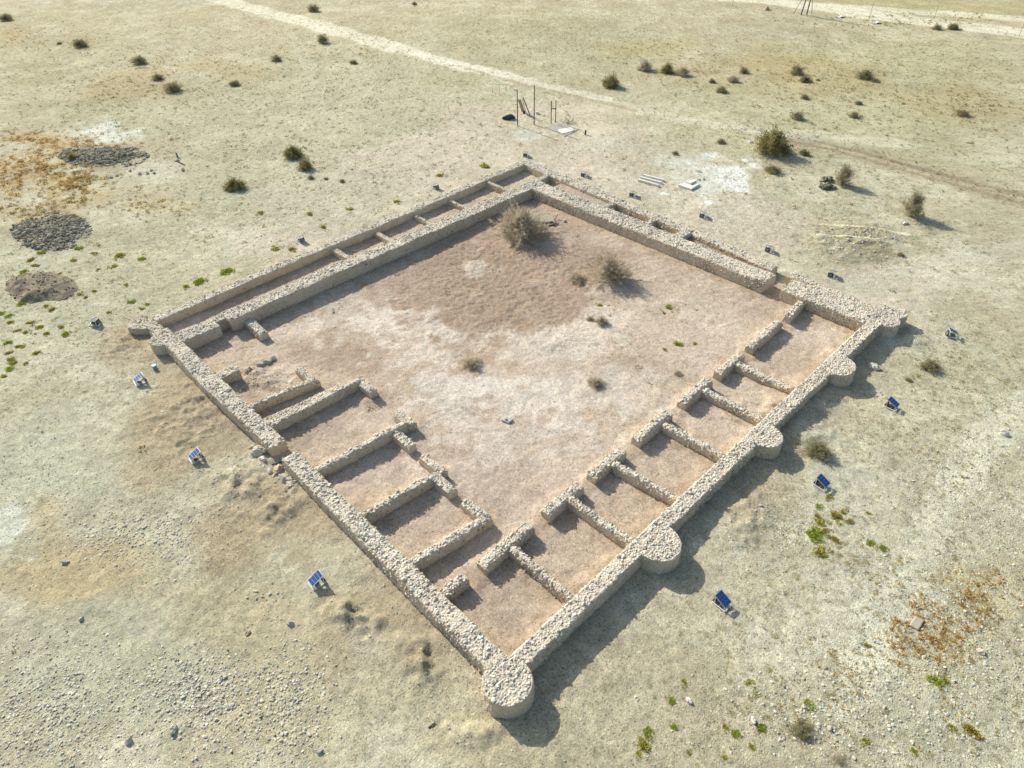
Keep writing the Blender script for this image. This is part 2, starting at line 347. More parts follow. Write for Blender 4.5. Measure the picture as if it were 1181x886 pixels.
YARD = [
    ((9.97,9.35,5.52,-5.57,4.18,4.21), (.545,.465,.37), .7, .6, .3), ((9.42,5.97,1.40,-1.41,0.96,0.90), (.53,.44,.34), .5, .7, .5), ((3.97,14.38,2.21,-2.23,1.46,1.99), (.535,.445,.345), .6, .6, .4),
    ((23.13,29.03,9.91,-10.31,6.12,6.94), (.47,.385,.295), .6, .5, .2), ((31.49,20.34,5.67,-5.90,5.87,4.85), (.51,.43,.33), .6, .5, .25),
    ((23.67,24.68,6.80,-7.05,6.98,7.23), (.40,.31,.226), 1., .6, .35), ((16.07,27.34,3.59,-3.71,2.55,3.27), (.40,.315,.232), .85, .5, .3), ((23.17,18.75,3.79,-3.90,2.18,2.03), (.385,.30,.218), .85, .5, .3),
    ((8.05,25.19,2.38,-2.43,1.29,1.94), (.41,.325,.238), .85, .5, .4), ((30.29,29.79,5.02,-5.26,4.45,4.48), (.42,.335,.25), .6, .5, .3),
    ((11.49,26.82,3.06,-3.14,1.63,2.30), (.66,.60,.49), .95, .7, .7), ((12.54,21.80,2.22,-2.27,1.86,2.34), (.66,.60,.49), .9, .8, .7), ((22.66,27.60,1.24,-1.29,0.98,1.09), (.60,.54,.44), .85, .6, .7), ((11.79,30.83,1.94,-2.00,1.00,1.51), (.60,.54,.44), .6, .8, .7),
    ((18.93,14.80,3.48,-3.56,1.83,1.70), (.64,.575,.47), .95, .5, .5), ((12.65,15.37,3.04,-3.10,0.99,1.08), (.68,.64,.55), .85, 1.2, 1.1), ((9.57,15.36,1.91,-1.94,1.65,1.95), (.66,.61,.51), .8, 1.2, 1.1), ((15.36,10.71,2.56,-2.60,1.93,1.76), (.67,.62,.52), .85, 1.2, 1.), ((9.51,11.95,2.66,-2.69,1.37,1.49), (.63,.575,.48), .6, 1.2, 1.),
    ((25.26,13.50,2.28,-2.35,2.19,1.74), (.64,.59,.47), .85, .8, .6), ((30.45,11.59,3.00,-3.10,3.74,2.58), (.59,.52,.405), .8, .6, .3), ((27.03,8.48,2.81,-2.88,2.92,1.97), (.59,.51,.40), .8, .6, .3), ((18.15,7.86,2.15,-2.18,1.92,1.52), (.61,.55,.45), .7, .9, .7), ((19.46,10.42,2.50,-2.55,1.77,1.46), (.60,.54,.44), .6, .8, .5),
    ((16.89,13.73,1.27,-1.29,0.84,0.80), (.48,.40,.31), .6, .6, .6), ((7.01,12.34,0.82,-0.83,0.48,0.56), (.48,.39,.29), .6, .6, .8), ((28.09,14.02,1.70,-1.75,1.99,1.52), (.53,.44,.30), .4, .8, .6),
    ((2.04,26.16,1.84,-1.88,0.83,1.53), (.42,.335,.23), .75, .6, .6), ((4.65,8.07,1.69,-1.70,1.21,1.38), (.52,.435,.345), .5, .5, .4),
    ((1.96,11.65,2.07,-2.08,1.13,1.54), (.50,.40,.275), .6, .5, .5), ((2.57,9.30,1.34,-1.35,1.12,1.41), (.51,.42,.32), .6, .5, .5), ((2.87,2.20,1.50,-1.50,1.36,1.37), (.50,.42,.31), .6, .5, .5), ((9.25,2.60,1.99,-2.00,1.82,1.53), (.50,.41,.295), .6, .5, .5),
    ((14.70,2.56,2.13,-2.15,2.26,1.65), (.50,.41,.30), .6, .5, .5), ((27.78,3.30,2.50,-2.55,3.51,2.01), (.52,.44,.32), .6, .5, .5), ((6.91,35.87,4.40,-4.53,1.26,2.35), (.50,.425,.33), .5, .5, .4),
]
# foot of the walls inside, where silt gathers
FOOT = [((0, .1), (36, .1)), ((0, 0), (0, 18)), ((0, 19.3), (0, 33.6)), ((0, 33.6), (35.8, 33.6)), ((35.8, 8), (35.8, 33.6)), ((35.9, 0), (35.9, 6.6)), ((0, 38), (40, 39.2)), ((0, 35.1), (38, 35.1)),
        ((4.36, 0), (4.35, 4.6)), ((8.95, 0), (8.88, 4.6)), ((13., 0), (12.6, 4.6)), ((17.58, 0), (17.4, 4.6)), ((21.98, 0), (21.86, 4.6)), ((25.88, 0), (25.84, 4.6)),
        ((2.5, 4.65), (6.1, 4.65)), ((7.2, 4.65), (10., 4.65)), ((11, 4.65), (13.8, 4.65)), ((15.1, 4.65), (18.5, 4.65)), ((19.8, 4.65), (23, 4.65)), ((24, 4.65), (27, 4.65)), ((28, 4.7), (32.4, 4.8)), ((33.3, 4.7), (36, 4.85)), ((0, 4.75), (1.5, 4.7)),
        ((0, 7.2), (5, 6.65)), ((0, 11.4), (5, 11)), ((0, 16.1), (6.5, 15.6)), ((0, 21.5), (6.7, 21.3)), ((0, 24.2), (4.7, 23.4)), ((4.7, 6.6), (4.7, 8.4)), ((4.7, 9.3), (4.7, 11)), ((5.2, 10.8), (5.2, 12.7)), ((5.3, 13.8), (5.3, 15.6)), ((6.6, 19.7), (6.6, 21.4)), ((4.4, 23.4), (4.4, 25.5))]
OUTFOOT = [((-1.05, 0), (-1.05, 18)), ((-1.2, 19.4), (-1.2, 36.5)), ((-.5, -.9), (38, -.9)), ((-.3, 39), (41, 40.2)), ((39.3, 8), (41.4, 39.8))]
TRACKS = [ # polyline, half width, colour, strength
    ([(61.06,291.67), (62.30,175.54), (61.12,151.98), (62.19,128.52), (62.17,106.78), (62.20,91.11)], 2.7, (.73,.68,.58), 1.),
    ([(64.93,57.58), (64.80,47.84), (65.20,41.60)], 1.5, (.62,.56,.45), .6),
    ([(133.21,71.62), (139.08,59.19), (143.86,47.09), (148.35,35.71), (153.26,20.90), (168.31,-14.34)], 2.6, (.72,.69,.58), .9),
    ([(137.64,62.24), (139.60,52.13), (138.95,43.26), (139.82,33.35), (141.97,17.83), (150.85,-15.58)], 4.0, (.76,.72,.62), .95),
    ([(67.70,27.53), (68.70,23.88), (69.36,19.88), (69.46,14.35), (69.01,9.48), (68.96,4.26), (68.97,-2.04)], 2.3, (.43,.355,.26), .75), ([(68.81,26.78), (70.13,20.26), (70.45,14.79), (70.20,9.94), (70.10,4.65), (70.28,-1.68)], .35, (.30,.245,.175), .8), ([(67.24,25.88), (68.59,19.50), (68.73,14.03), (68.31,9.20), (68.07,3.96), (67.91,-2.33)], .35, (.31,.25,.18), .7),
    ([(59.16,-4.71), (52.97,-1.13), (47.10,1.60), (41.77,3.58)], 1.2, (.56,.52,.42), .6),
    ([(64.82,42.01), (66.03,34.81), (68.37,27.69), (72.47,19.81), (75.69,13.06)], 1.4, (.62,.58,.47), .65),
    ([(35.64,-11.11), (29.23,-10.11), (23.47,-9.98), (16.16,-10.39), (10.32,-11.29)], 1.4, (.64,.60,.48), .75), ([(38.94,-8.10), (29.53,-8.30), (23.28,-8.90), (17.89,-9.24)], .6, (.50,.45,.34), .5),
    ([(6.83,112.05), (17.29,115.60), (30.97,119.76), (52.12,134.40)], 1.3, (.53,.50,.40), .5), ([(55.57,115.37), (47.92,97.43), (41.22,83.83), (35.75,72.72)], 1.0, (.56,.53,.43), .45),
    ([(62.06,92.13), (62.83,76.11), (63.68,63.39)], 1.9, (.73,.68,.58), 1.), ([(63.56,64.18), (64.56,55.56), (65.27,48.99)], 1.2, (.70,.64,.54), .9), ([(62.46,73.62), (62.47,62.18), (63.62,53.07), (64.33,43.05)], .5, (.44,.36,.25), .7),
    ([(50.15,10.75), (52.42,6.86), (53.83,3.92)], .22, (.66,.60,.45), .95), ([(47.64,9.90), (49.78,6.48), (51.86,2.91)], .25, (.68,.62,.47), 1.),
]
WALLBANK = .0

def soil(x, y):
    n1 = fbm2(x, y, .03, 4, 71); n2 = fbm2(x, y, .25, 4, 73); n3 = fbm2(x, y, 1.4, 3, 75)
    c = np.empty(x.shape+(3,))
    c[...] = (.505, .455, .34)
    def mixin(col, m): c[...] = c+(np.asarray(col)-c)*m[..., None]
    mixin((.47, .44, .32), .5*sstep(-.2, .6, n1)); mixin((.49, .40, .275), .35*sstep(0, .7, -n2))
    mixin((.575, .54, .44), .5*sstep(.15, .7, n2+.4*n3))
    for e, col, s, wp, sc in PATCH:
        R = (abs(e[2])+abs(e[4])+abs(e[3])+abs(e[5]))*1.6
        k = np.hypot(x-e[0], y-e[1]) < R
        if k.any():
            m = np.zeros(x.shape); m[k] = s*sstep(1.15, .45, blob(x[k], y[k], e, wp, 81, sc)); mixin(col, m)
    for pts, hw, col, s in TRACKS:
        d = seg_dist(x, y, pts)+.6*fbm2(x, y, .3, 3, 83)*min(1, hw)
        m = s*sstep(hw*1.1, hw*.75, d)
        if hw > 2: m *= 1-.35*sstep(hw*.22, 0, abs(d-hw*.45))
        mixin(col, m)
    fr = sstep(30, 110, np.hypot(x-16, y-16))[..., None]
    n4 = fbm2(x, y, 4.5, 2, 77)
    c *= (np.array((1.03, 1.085, 1.01))*(1-fr)+np.array((1.0, 1.015, .895))*fr)*(1+.05*n4+.05*fbm2(x, y, .09, 3, 79))[..., None]
    ins = inside(x, y)
    c2 = np.empty_like(c); c2[...] = (.54, .455, .34)
    cs = c; c = c2
    def mixin2(col, m): c2[...] = c2+(np.asarray(col)-c2)*m[..., None]
    mixin2((.57, .495, .395), .6*sstep(0, .7, n2)); mixin2((.46, .38, .29), .45*sstep(.1, .7, -n2+.3*n3))
    k = ins > .001
    for e, col, s, wp, sc in YARD:
        m = np.zeros(x.shape); m[k] = s*sstep(1.2, .45, blob(x[k], y[k], e, wp, 91, sc)); mixin2(col, m)
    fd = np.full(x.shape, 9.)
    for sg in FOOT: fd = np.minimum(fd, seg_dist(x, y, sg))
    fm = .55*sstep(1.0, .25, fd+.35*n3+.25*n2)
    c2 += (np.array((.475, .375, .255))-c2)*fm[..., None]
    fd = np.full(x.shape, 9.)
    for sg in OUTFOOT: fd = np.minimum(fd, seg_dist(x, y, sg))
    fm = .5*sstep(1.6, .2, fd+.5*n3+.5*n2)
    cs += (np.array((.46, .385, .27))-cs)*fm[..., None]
    c2 *= np.array((1.05, 1.03, 1.03))
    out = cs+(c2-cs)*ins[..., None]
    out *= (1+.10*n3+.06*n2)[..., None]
    bank = sstep(7., 1.5, np.maximum(np.maximum(-x, x-41), np.maximum(-y, y-41)))
    sp = (1-.8*ins)*(1-.75*bank*(1-ins))*(1-.85*sstep(1, -4, x)*sstep(36, 28, y))*(.55+.45*fr[..., 0])
    return np.concatenate([np.clip(out, .02, .8), sp[..., None]], -1)

def spaced(a, b, near0, near1, step, grow):
    """coordinates with fine steps between near0 and near1 that widen outwards"""
    mid = list(np.arange(near0, near1, step)); up = [near1]; s = step
    while up[-1] < b: s *= grow; up.append(up[-1]+s)
    dn = [near0]; s = step
    while dn[-1] > a: s *= grow; dn.append(dn[-1]-s)
    return np.array(dn[::-1][:-1]+mid+up)

def build_ground():
    # the grid runs along the diagonal of the fort
    U = spaced(-400, 1500, -10, 46, .12, 1.012); Vv = spaced(-1500, 1500, -25, 25, .12, 1.014)
    uu, vv = np.meshgrid(U, Vv, indexing='ij')
    s2 = math.sqrt(.5)
    x = (uu+vv)*s2; y = (uu-vv)*s2
    sh = x.shape; x = x.ravel(); y = y.ravel()
    z = gz(x, y, True)
    fade = sstep(600, 250, np.hypot(x, y)); z *= fade
    col = soil(x, y)
    nu, nv = sh
    i = np.arange(nu*nv).reshape(nu, nv)
    q = np.stack([i[:-1, :-1], i[1:, :-1], i[1:, 1:], i[:-1, 1:]], -1).reshape(-1, 4)[:, ::-1]
    cxy = np.stack([x[q].mean(1), y[q].mean(1)], 1)
    ma = np.zeros(len(q), int)
    rd_ = next(i for i, t_ in enumerate(TRACKS) if t_[1] == 1.9)
    for pid, idxs in ((1, (0, rd_, rd_+1)), (2, (2,)), (3, (3,)), (4, (4,))):
        for t in idxs:
            pts, hw, _, _ = TRACKS[t]
            d = seg_dist(cxy[:, 0], cxy[:, 1], pts)+.6*fbm2(cxy[:, 0], cxy[:, 1], .3, 3, 83)
            ma[(d < hw*.95) & (ma == 0)] = pid
    V = np.stack([x, y, z], 1)
    names = ['ground', 'dirt_track', 'gravel_road', 'gravel_road', 'rutted_track']
    for pid, nm in enumerate(names):
        qq = q[ma == pid]
        if not len(qq): continue
        used, inv = np.unique(qq.ravel(), return_inverse=True)
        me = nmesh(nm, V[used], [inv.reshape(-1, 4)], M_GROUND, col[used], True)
        tag(link(nm, me), kind='structure')
build_ground()

# ------------------------------------------------------------------ stones
ICO_V = []
_t = (1+5**.5)/2
for a in (-1, 1):
    for b in (-_t, _t): ICO_V += [(0, a, b), (a, b, 0), (b, 0, a)]
ICO_V = np.array(ICO_V, float); ICO_V /= np.linalg.norm(ICO_V[0])
def _ico_faces():
    e = 2/math.sqrt(1+_t*_t); F = []
    for i in range(12):
        for j in range(i+1, 12):
            for k in range(j+1, 12):
                a, b, c = ICO_V[i], ICO_V[j], ICO_V[k]
                if all(abs(np.linalg.norm(p-q)-e) < 1e-6 for p, q in ((a, b), (b, c), (a, c))):
                    F.append((i, j, k) if np.dot(np.cross(b-a, c-a), a) > 0 else (i, k, j))
    return np.array(F)
ICO_F = _ico_faces()

def rand_rot(n):
    q = rng.normal(size=(n, 4)); q /= np.linalg.norm(q, axis=1)[:, None]
    w, x, y, z = q.T
    return np.stack([np.stack([1-2*(y*y+z*z), 2*(x*y-z*w), 2*(x*z+y*w)], 1), np.stack([2*(x*y+z*w), 1-2*(x*x+z*z), 2*(y*z-x*w)], 1), np.stack([2*(x*z-y*w), 2*(y*z+x*w), 1-2*(x*x+y*y)], 1)], 1)

def stones(pos, size, flat=.65, jitter=.28, tilt=.35):
    """angular rocks: (n,3) centres, (n,) radii -> verts, tris"""
    n = len(pos)
    B = ICO_V[None]*(1+rng.uniform(-jitter, jitter, (n, 12, 1)))
    B = np.einsum('nij,nkj->nki', rand_rot(n), B)
    sc = np.stack([rng.uniform(.85, 1.35, n), rng.uniform(.65, 1.1, n), rng.uniform(.8, 1.2, n)*flat], 1)
    B = B*sc[:, None]
    a = rng.uniform(0, 6.28, n); ca, sa = np.cos(a), np.sin(a)
    tl = rng.normal(0, tilt, n); ct, st = np.cos(tl), np.sin(tl)
    X, Y, Z = B[..., 0], B[..., 1], B[..., 2]
    X, Z = X*ct[:, None]-Z*st[:, None], X*st[:, None]+Z*ct[:, None]
    X, Y = X*ca[:, None]-Y*sa[:, None], X*sa[:, None]+Y*ca[:, None]
    V = np.stack([X, Y, Z], -1)*np.asarray(size)[:, None, None]+np.asarray(pos)[:, None]
    T = (ICO_F[None]+12*np.arange(n)[:, None, None]).reshape(-1, 3)
    return V.reshape(-1, 3), T

def stone_cols(n, base=(.55, .495, .395), var=.14):
    c = np.array(base)[None]*(1+rng.normal(0, var, (n, 1)))*(1+rng.normal(0, .03, (n, 3)))
    k = rng.random(n) < .10; c[k] *= (.98, .91, .80)
    k = rng.random(n) < .10; c[k] *= (.82, .82, .82)
    return np.repeat(np.clip(c, .05, .75), 12, axis=0)

# ------------------------------------------------------------------ masonry
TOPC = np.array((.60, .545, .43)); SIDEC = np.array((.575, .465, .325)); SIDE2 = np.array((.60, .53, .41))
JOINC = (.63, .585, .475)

def top_grid(n_len, n_wid, L, w, sp):
    a = max(2, int(L/sp)); b = max(2, int(w/sp))
    u, v = np.meshgrid((np.arange(a)+.5)/a, (np.arange(b)+.5)/b, indexing='ij')
    u = u.ravel()+rng.uniform(-.38, .38, u.size)/a; v = v.ravel()+rng.uniform(-.38, .38, v.size)/b
    return u, v

def wall_mesh(name, corners, h, mat=None, side_stone=.25, sp=.14, hvar=.06, orange=.6, seed=0, stone=.078, ch=.07, base=-.25, z0=0., batter=.04):
    """rubble wall over four plan corners (left start, left end, right end, right start), swept from end to end"""
    A, B, Cc, D = [np.array(c, float) for c in corners]
    Lg = (np.linalg.norm(B-A)+np.linalg.norm(Cc-D))/2; wd = (np.linalg.norm(D-A)+np.linalg.norm(Cc-B))/2
    res = .085
    ns = max(3, int(Lg/res)+1); nt_ = max(5, int(wd/res)+1); nh = max(4, int((h-base)/res))
    s = np.linspace(0, 1, ns)
    # profile: (t across 0..1, height)
    prof = [(0., z) for z in np.linspace(base, h-ch, nh)]+[(.25*ch/wd, h-.45*ch)]+[(t, h) for t in np.linspace(ch/wd, 1-ch/wd, nt_)]+[(1-.25*ch/wd, h-.45*ch)]+[(1., z) for z in np.linspace(h-ch, base, nh)]
    prof = np.array(prof); m = len(prof)
    lat = np.where(prof[:, 1] < h-ch*.2, 1, 0)*np.where(prof[:, 0] < .5, -1, 1)
    S, K = np.meshgrid(s, np.arange(m), indexing='ij')
    T = prof[K, 0]; Z = prof[K, 1].copy()
    left = A[None, None]+(B-A)*S[..., None]; right = D[None, None]+(Cc-D)*S[..., None]
    P2 = left+(right-left)*T[..., None]
    nrm = (right-left); nrm = nrm/np.linalg.norm(nrm, axis=-1, keepdims=True)
    P = np.concatenate([P2, Z[..., None]], -1).reshape(-1, 3)
    dend = np.minimum(S, 1-S).ravel()*Lg; wear = (.13 if ch > .1 else .03)*sstep(.38, .0, dend)
    P[:, 2] -= wear*np.clip((P[:, 2]-base)/(h-base), 0, 1)
    # uneven crest and faces
    hv = hvar*fbm2(P[:, 0], P[:, 1], .45, 4, seed+5)*1.25
    P[:, 2] += hv*np.clip((P[:, 2]-base)/(h-base), 0, 1)
    n3 = vnoise3(P*3.1, seed+1)*.6+vnoise3(P*7.3, seed+2)*.4
    n1 = vnoise3(P*.7, seed+3)
    latf = lat[K].ravel(); nf = nrm.reshape(-1, 3) if nrm.shape[-1] == 3 else np.concatenate([nrm, np.zeros(nrm.shape[:2]+(1,))], -1).reshape(-1, 3)
    bt = batter*(1-np.clip(P[:, 2]/h, 0, 1))
    P += nf*(latf*(n3*.036+n1*.05+bt))[:, None]
    top = (latf == 0); P[top, 2] += n3[top]*.03
    # ends pushed in and out
    tang = (B-A+Cc-D); tang = np.append(tang/np.linalg.norm(tang), 0)
    Sf = S.ravel()
    for end, sg in ((0., -1), (1., 1)):
        k = Sf == end
        P[k] += tang*sg*(.035*vnoise3(P[k]*4., seed+9)-.03*np.clip((P[k, 2:3]-h+.15)/.15, 0, 1)[:, 0])[:, None]
    i = np.arange(ns*m).reshape(ns, m)
    Q = np.stack([i[:-1, :-1], i[:-1, 1:], i[1:, 1:], i[1:, :-1]], -1).reshape(-1, 4)[:, ::-1]
    # colours
    pn = vnoise3(P*.9, seed+20); pn2 = vnoise3(P*2.6, seed+21)
    f = sstep(-.5, .5, pn+.4*pn2)
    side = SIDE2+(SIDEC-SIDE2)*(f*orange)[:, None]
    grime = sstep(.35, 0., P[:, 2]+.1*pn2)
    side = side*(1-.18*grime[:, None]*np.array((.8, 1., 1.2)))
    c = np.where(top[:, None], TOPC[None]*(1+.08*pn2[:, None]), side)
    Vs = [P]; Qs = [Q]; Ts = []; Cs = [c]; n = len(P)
    # end caps
    for row, sg in ((0, 1), (ns-1, -1)):
        idx = i[row]; half = m//2; cols = 6
        rows_l = idx[:half]; rows_r = idx[::-1][:half]
        g = np.empty((half, cols, 3)); 
        for cc in range(cols): g[:, cc] = P[rows_l]+(P[rows_r]-P[rows_l])*cc/(cols-1)
        inner = g[:, 1:-1].reshape(-1, 3).copy()
        inner += -sg*tang*(.03*vnoise3(inner*5, seed+31))[:, None]
        ii = np.empty((half, cols), int); ii[:, 0] = rows_l; ii[:, -1] = rows_r
        ii[:, 1:-1] = n+np.arange(half*(cols-2)).reshape(half, cols-2)
        q = np.stack([ii[:-1, :-1], ii[:-1, 1:], ii[1:, 1:], ii[1:, :-1]], -1).reshape(-1, 4)
        if sg < 0: q = q[:, ::-1]
        Vs.append(inner); Qs.append(q); n += len(inner)
        pe = vnoise3(inner*1.3, seed+33); Cs.append(SIDE2+(SIDEC-SIDE2)*(sstep(-.5, .5, pe)*orange)[:, None])
    # stones bedded in the crest
    u, v = top_grid(0, 0, Lg, wd, sp)
    e = .035/wd; v = e+v*(1-2*e)
    pl = A+(B-A)*u[:, None]; pr = D+(Cc-D)*u[:, None]; p2 = pl+(pr-pl)*v[:, None]
    keep = rng.random(len(u)) < np.clip(.80+.55*fbm2(p2[:, 0], p2[:, 1], .7, 3, seed+50), .15, .97)
    p2 = p2[keep]; N = len(p2)
    zz = h-(.13 if ch > .1 else .03)*sstep(.38, .0, np.minimum(u, 1-u)[keep]*Lg)+1.25*hvar*fbm2(p2[:, 0], p2[:, 1], .45, 4, seed+5)
    sz = stone*np.clip(rng.lognormal(-.08, .34, N), .45, 1.9)
    sv, st = stones(np.column_stack([p2, zz+sz*rng.uniform(-.32, .12, N)]), sz, .6)
    Vs.append(sv); Ts.append(st+n); n += len(sv); Cs.append(stone_cols(N, JOINC))
    # stones showing in the faces
    if side_stone > 0:
        for sd in (-1, 1):
            u, v = top_grid(0, 0, Lg, h, sp*1.0)
            keep = rng.random(len(u)) < side_stone; u = u[keep]; v = v[keep]
            if not len(u): continue
            pl = A+(B-A)*u[:, None]; pr = D+(Cc-D)*u[:, None]; ac = (pr-pl)/np.linalg.norm(pr-pl, axis=1)[:, None]
            p2 = (pl if sd < 0 else pr)+ac*sd*(batter*(1-v)+.0)[:, None]
            N = len(u); sz = stone*rng.uniform(.6, 1.25, N)
            p3 = np.column_stack([p2-ac*sd*(sz*.25)[:, None], v*(h-.08)+.02])
            sv, st = stones(p3, sz, flat=.75)
            Vs.append(sv); Ts.append(st+n); n += len(sv); Cs.append(stone_cols(N, (.60, .525, .405), .12))
    V = np.concatenate(Vs); V[:, 2] += z0
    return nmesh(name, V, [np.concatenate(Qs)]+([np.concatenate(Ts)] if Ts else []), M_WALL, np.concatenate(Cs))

def poly_mesh(name, outline, h, seed=0, sp=.14, stone=.074, side_stone=.12, base=-.25, hvar=.03, orange=.3, slope=0., stone_col=JOINC, batter=.06, topc=TOPC):
    """round or irregular platform of masonry over a plan outline (anticlockwise)"""
    O = np.array(outline, float)
    # resample outline
    Lp = np.linalg.norm(np.roll(O, -1, 0)-O, axis=1); per = Lp.sum(); n = int(per/.085)
    cs = np.concatenate([[0], np.cumsum(Lp)]); t = np.linspace(0, per, n, endpoint=False)
    Oc = np.vstack([O, O[:1]]); ring = np.column_stack([np.interp(t, cs, Oc[:, 0]), np.interp(t, cs, Oc[:, 1])])
    cen = ring.mean(0)
    rmax = np.linalg.norm(ring-cen, axis=1).max()
    nz = max(4, int((h-base)/.085)); rows = []
    for z in np.linspace(base, h-.06, nz):
        k = 1+batter*(1-max(z, 0)/h)/max(rmax, .3)
        rows.append(np.column_stack([cen+(ring-cen)*k, np.full(n, z)]))
    nr = max(4, int(rmax/.085))
    for r in np.linspace(1-.02/rmax, .0, nr):
        rows.append(np.column_stack([cen+(ring-cen)*max(r, .01), np.full(n, h)]))
    P = np.concatenate(rows); m = len(rows)
    rad = P-np.append(cen, 0); rad[:, 2] = 0; rad /= np.linalg.norm(rad, axis=1)[:, None]+1e-9
    top = np.repeat(np.arange(m) >= nz, n)
    n3 = vnoise3(P*3.1, seed+1)*.6+vnoise3(P*7.3, seed+2)*.4
    P += rad*(np.where(top, 0, n3*.045+.05*vnoise3(P*.9, seed+6)))[:, None]
    P[:, 2] += np.where(top, n3*.03, 0)+hvar*fbm2(P[:, 0], P[:, 1], .6, 3, seed+5)*np.clip((P[:, 2]-base)/(h-base), 0, 1)
    i = np.arange(m*n).reshape(m, n); j = np.roll(i, -1, 1)
    Q = np.stack([i[:-1], j[:-1], j[1:], i[1:]], -1).reshape(-1, 4)
    pn = vnoise3(P*.9, seed+20); pn2 = vnoise3(P*2.6, seed+21)
    side = SIDE2+(SIDEC-SIDE2)*(sstep(-.5, .5, pn+.4*pn2)*orange)[:, None]
    c = np.where(top[:, None], np.asarray(topc)[None]*(1+.08*pn2[:, None]), side)
    Vs = [P]; Ts = []; Cs = [c]; nn = len(P)
    # stones on top
    lo, hi = ring.min(0), ring.max(0)
    a = int((hi[0]-lo[0])/sp)+1; b = int((hi[1]-lo[1])/sp)+1
    gx, gy = np.meshgrid(lo[0]+(np.arange(a)+.5)*sp, lo[1]+(np.arange(b)+.5)*sp, indexing='ij')
    p2 = np.column_stack([gx.ravel(), gy.ravel()])+rng.uniform(-.4, .4, (gx.size, 2))*sp
    k = in_poly(p2, cen+(ring-cen)*(1-.05/rmax)); p2 = p2[k]
    N = len(p2)
    if N:
        sz = stone*np.clip(rng.lognormal(-.08, .34, N), .45, 1.9)
        zz = h+hvar*fbm2(p2[:, 0], p2[:, 1], .6, 3, seed+5)
        sv, st = stones(np.column_stack([p2, zz+sz*rng.uniform(-.28, .10, N)]), sz, .6)
        Vs.append(sv); Ts.append(st+nn); nn += len(sv); Cs.append(stone_cols(N, stone_col))
    N = int(per*h/.03*side_stone)
    if N:
        t = rng.integers(0, n, N); z = rng.uniform(.03, h-.08, N)
        sz = stone*rng.uniform(.5, 1., N); dirv = ring[t]-cen; dirv /= np.linalg.norm(dirv, axis=1)[:, None]
        p3 = np.column_stack([ring[t]+dirv*(batter*(1-z/h)-sz*.45)[:, None], z])
        sv, st = stones(p3, sz, flat=.75); Vs.append(sv); Ts.append(st+nn); nn += len(sv); Cs.append(stone_cols(N, (.60, .525, .405), .12))
    return nmesh(name, np.concatenate(Vs), [Q]+([np.concatenate(Ts)] if Ts else []), M_WALL, np.concatenate(Cs))

def in_poly(p, poly):
    x, y = p[:, 0], p[:, 1]; ins = np.zeros(len(p), bool)
    for (x0, y0), (x1, y1) in zip(poly, np.roll(poly, -1, 0)):
        c = ((y0 > y) != (y1 > y)); 
        with np.errstate(divide='ignore', invalid='ignore'):
            ins ^= c & (x < (x1-x0)*(y-y0)/(y1-y0)+x0)
    return ins

_seed = [100]
def wall(name, corners, h, label=None, cat='wall', group=None, parent=None, **k):
    _seed[0] += 37
    o = link(name, wall_mesh(name, corners, h, seed=_seed[0], **k), parent)
    if parent is None: tag(o, label, cat, group)
    return o
def platform(name, outline, h, label=None, cat='tower', group=None, parent=None, **k):
    _seed[0] += 37
    o = link(name, poly_mesh(name, outline, h, seed=_seed[0], **k), parent)
    if parent is None: tag(o, label, cat, group)
    return o
def arc(cx, cy, r, a0, a1, n=28, ry=None):
    return [(cx+r*math.cos(math.radians(a0+(a1-a0)*i/n)), cy+(ry or r)*math.sin(math.radians(a0+(a1-a0)*i/n))) for i in range(n+1)]

G_OUT = 'outer walls of the ruined fort'
# near right-hand wall and near left-hand wall with its gateway
wall('perimeter_wall', [(-.4, .02), (37.6, .06), (37.6, -.86), (-.4, -.84)], 1.0, 'long straight outer stone wall on the right with three round buttress towers and a deep shadow at its foot', group=G_OUT, side_stone=.65, hvar=.05)
wall('perimeter_wall', [(-1.06, -.5), (-.94, 18.12), (0, 18.0), (-.03, -.3)], .98, 'outer stone wall from the near corner tower up to the boulders in the gateway', group=G_OUT, side_stone=.55, hvar=.06, stone=.09, sp=.15)
wall('perimeter_wall', [(-.95, 19.4), (-1.26, 27.0), (-.03, 27.0), (-.02, 19.3)], 1.02, 'outer stone wall left of the gateway, running up to the square buttress at the far left corner', group=G_OUT, side_stone=.5, hvar=.06, stone=.09, sp=.155)
wall('wall_end', [(-1.262, 26.9), (-1.1, 36.3), (-.08, 36.3), (-.034, 26.9)], 1.0, parent=bpy.data.objects['perimeter_wall.002'], side_stone=.2, hvar=.05)
wall('wall_end', [(-1.12, 36.2), (-1.05, 38.55), (-.22, 38.55), (-.2, 36.2)], .62, parent=bpy.data.objects['perimeter_wall.002'], side_stone=.2, hvar=.04)
# far walls
wall('perimeter_wall', [(-.3, 38.9), (41.0, 40.1), (41.0, 39.2), (-.3, 38.02)], .80, 'thin outer stone wall along the far left side, beyond the narrow corridor', group=G_OUT, side_stone=.2, hvar=.04)
wall('perimeter_wall', [(40.25, 39.8), (39.0, 17.4), (40.05, 17.4), (41.5, 39.8)], .78, 'outer stone wall along the far side, beyond the open cells right of the topmost corner', group=G_OUT, side_stone=.3, stone=.086, sp=.15, hvar=.06)
wall('perimeter_wall', [(39.25, 17.3), (38.45, 8.8), (39.45, 8.8), (40.3, 17.3)], .74, 'low stretch of outer wall along the far right, left of the narrow rear gap', group=G_OUT, side_stone=.25, hvar=.05)
wall('perimeter_wall', [(38.5, 7.45), (38.2, -.1), (39.0, -.1), (39.4, 7.45)], .72, 'short outer wall strip running from the rear gap to the broken right corner tower', group=G_OUT, side_stone=.25, hvar=.05)
G_IN = 'thick inner walls of the courtyard'
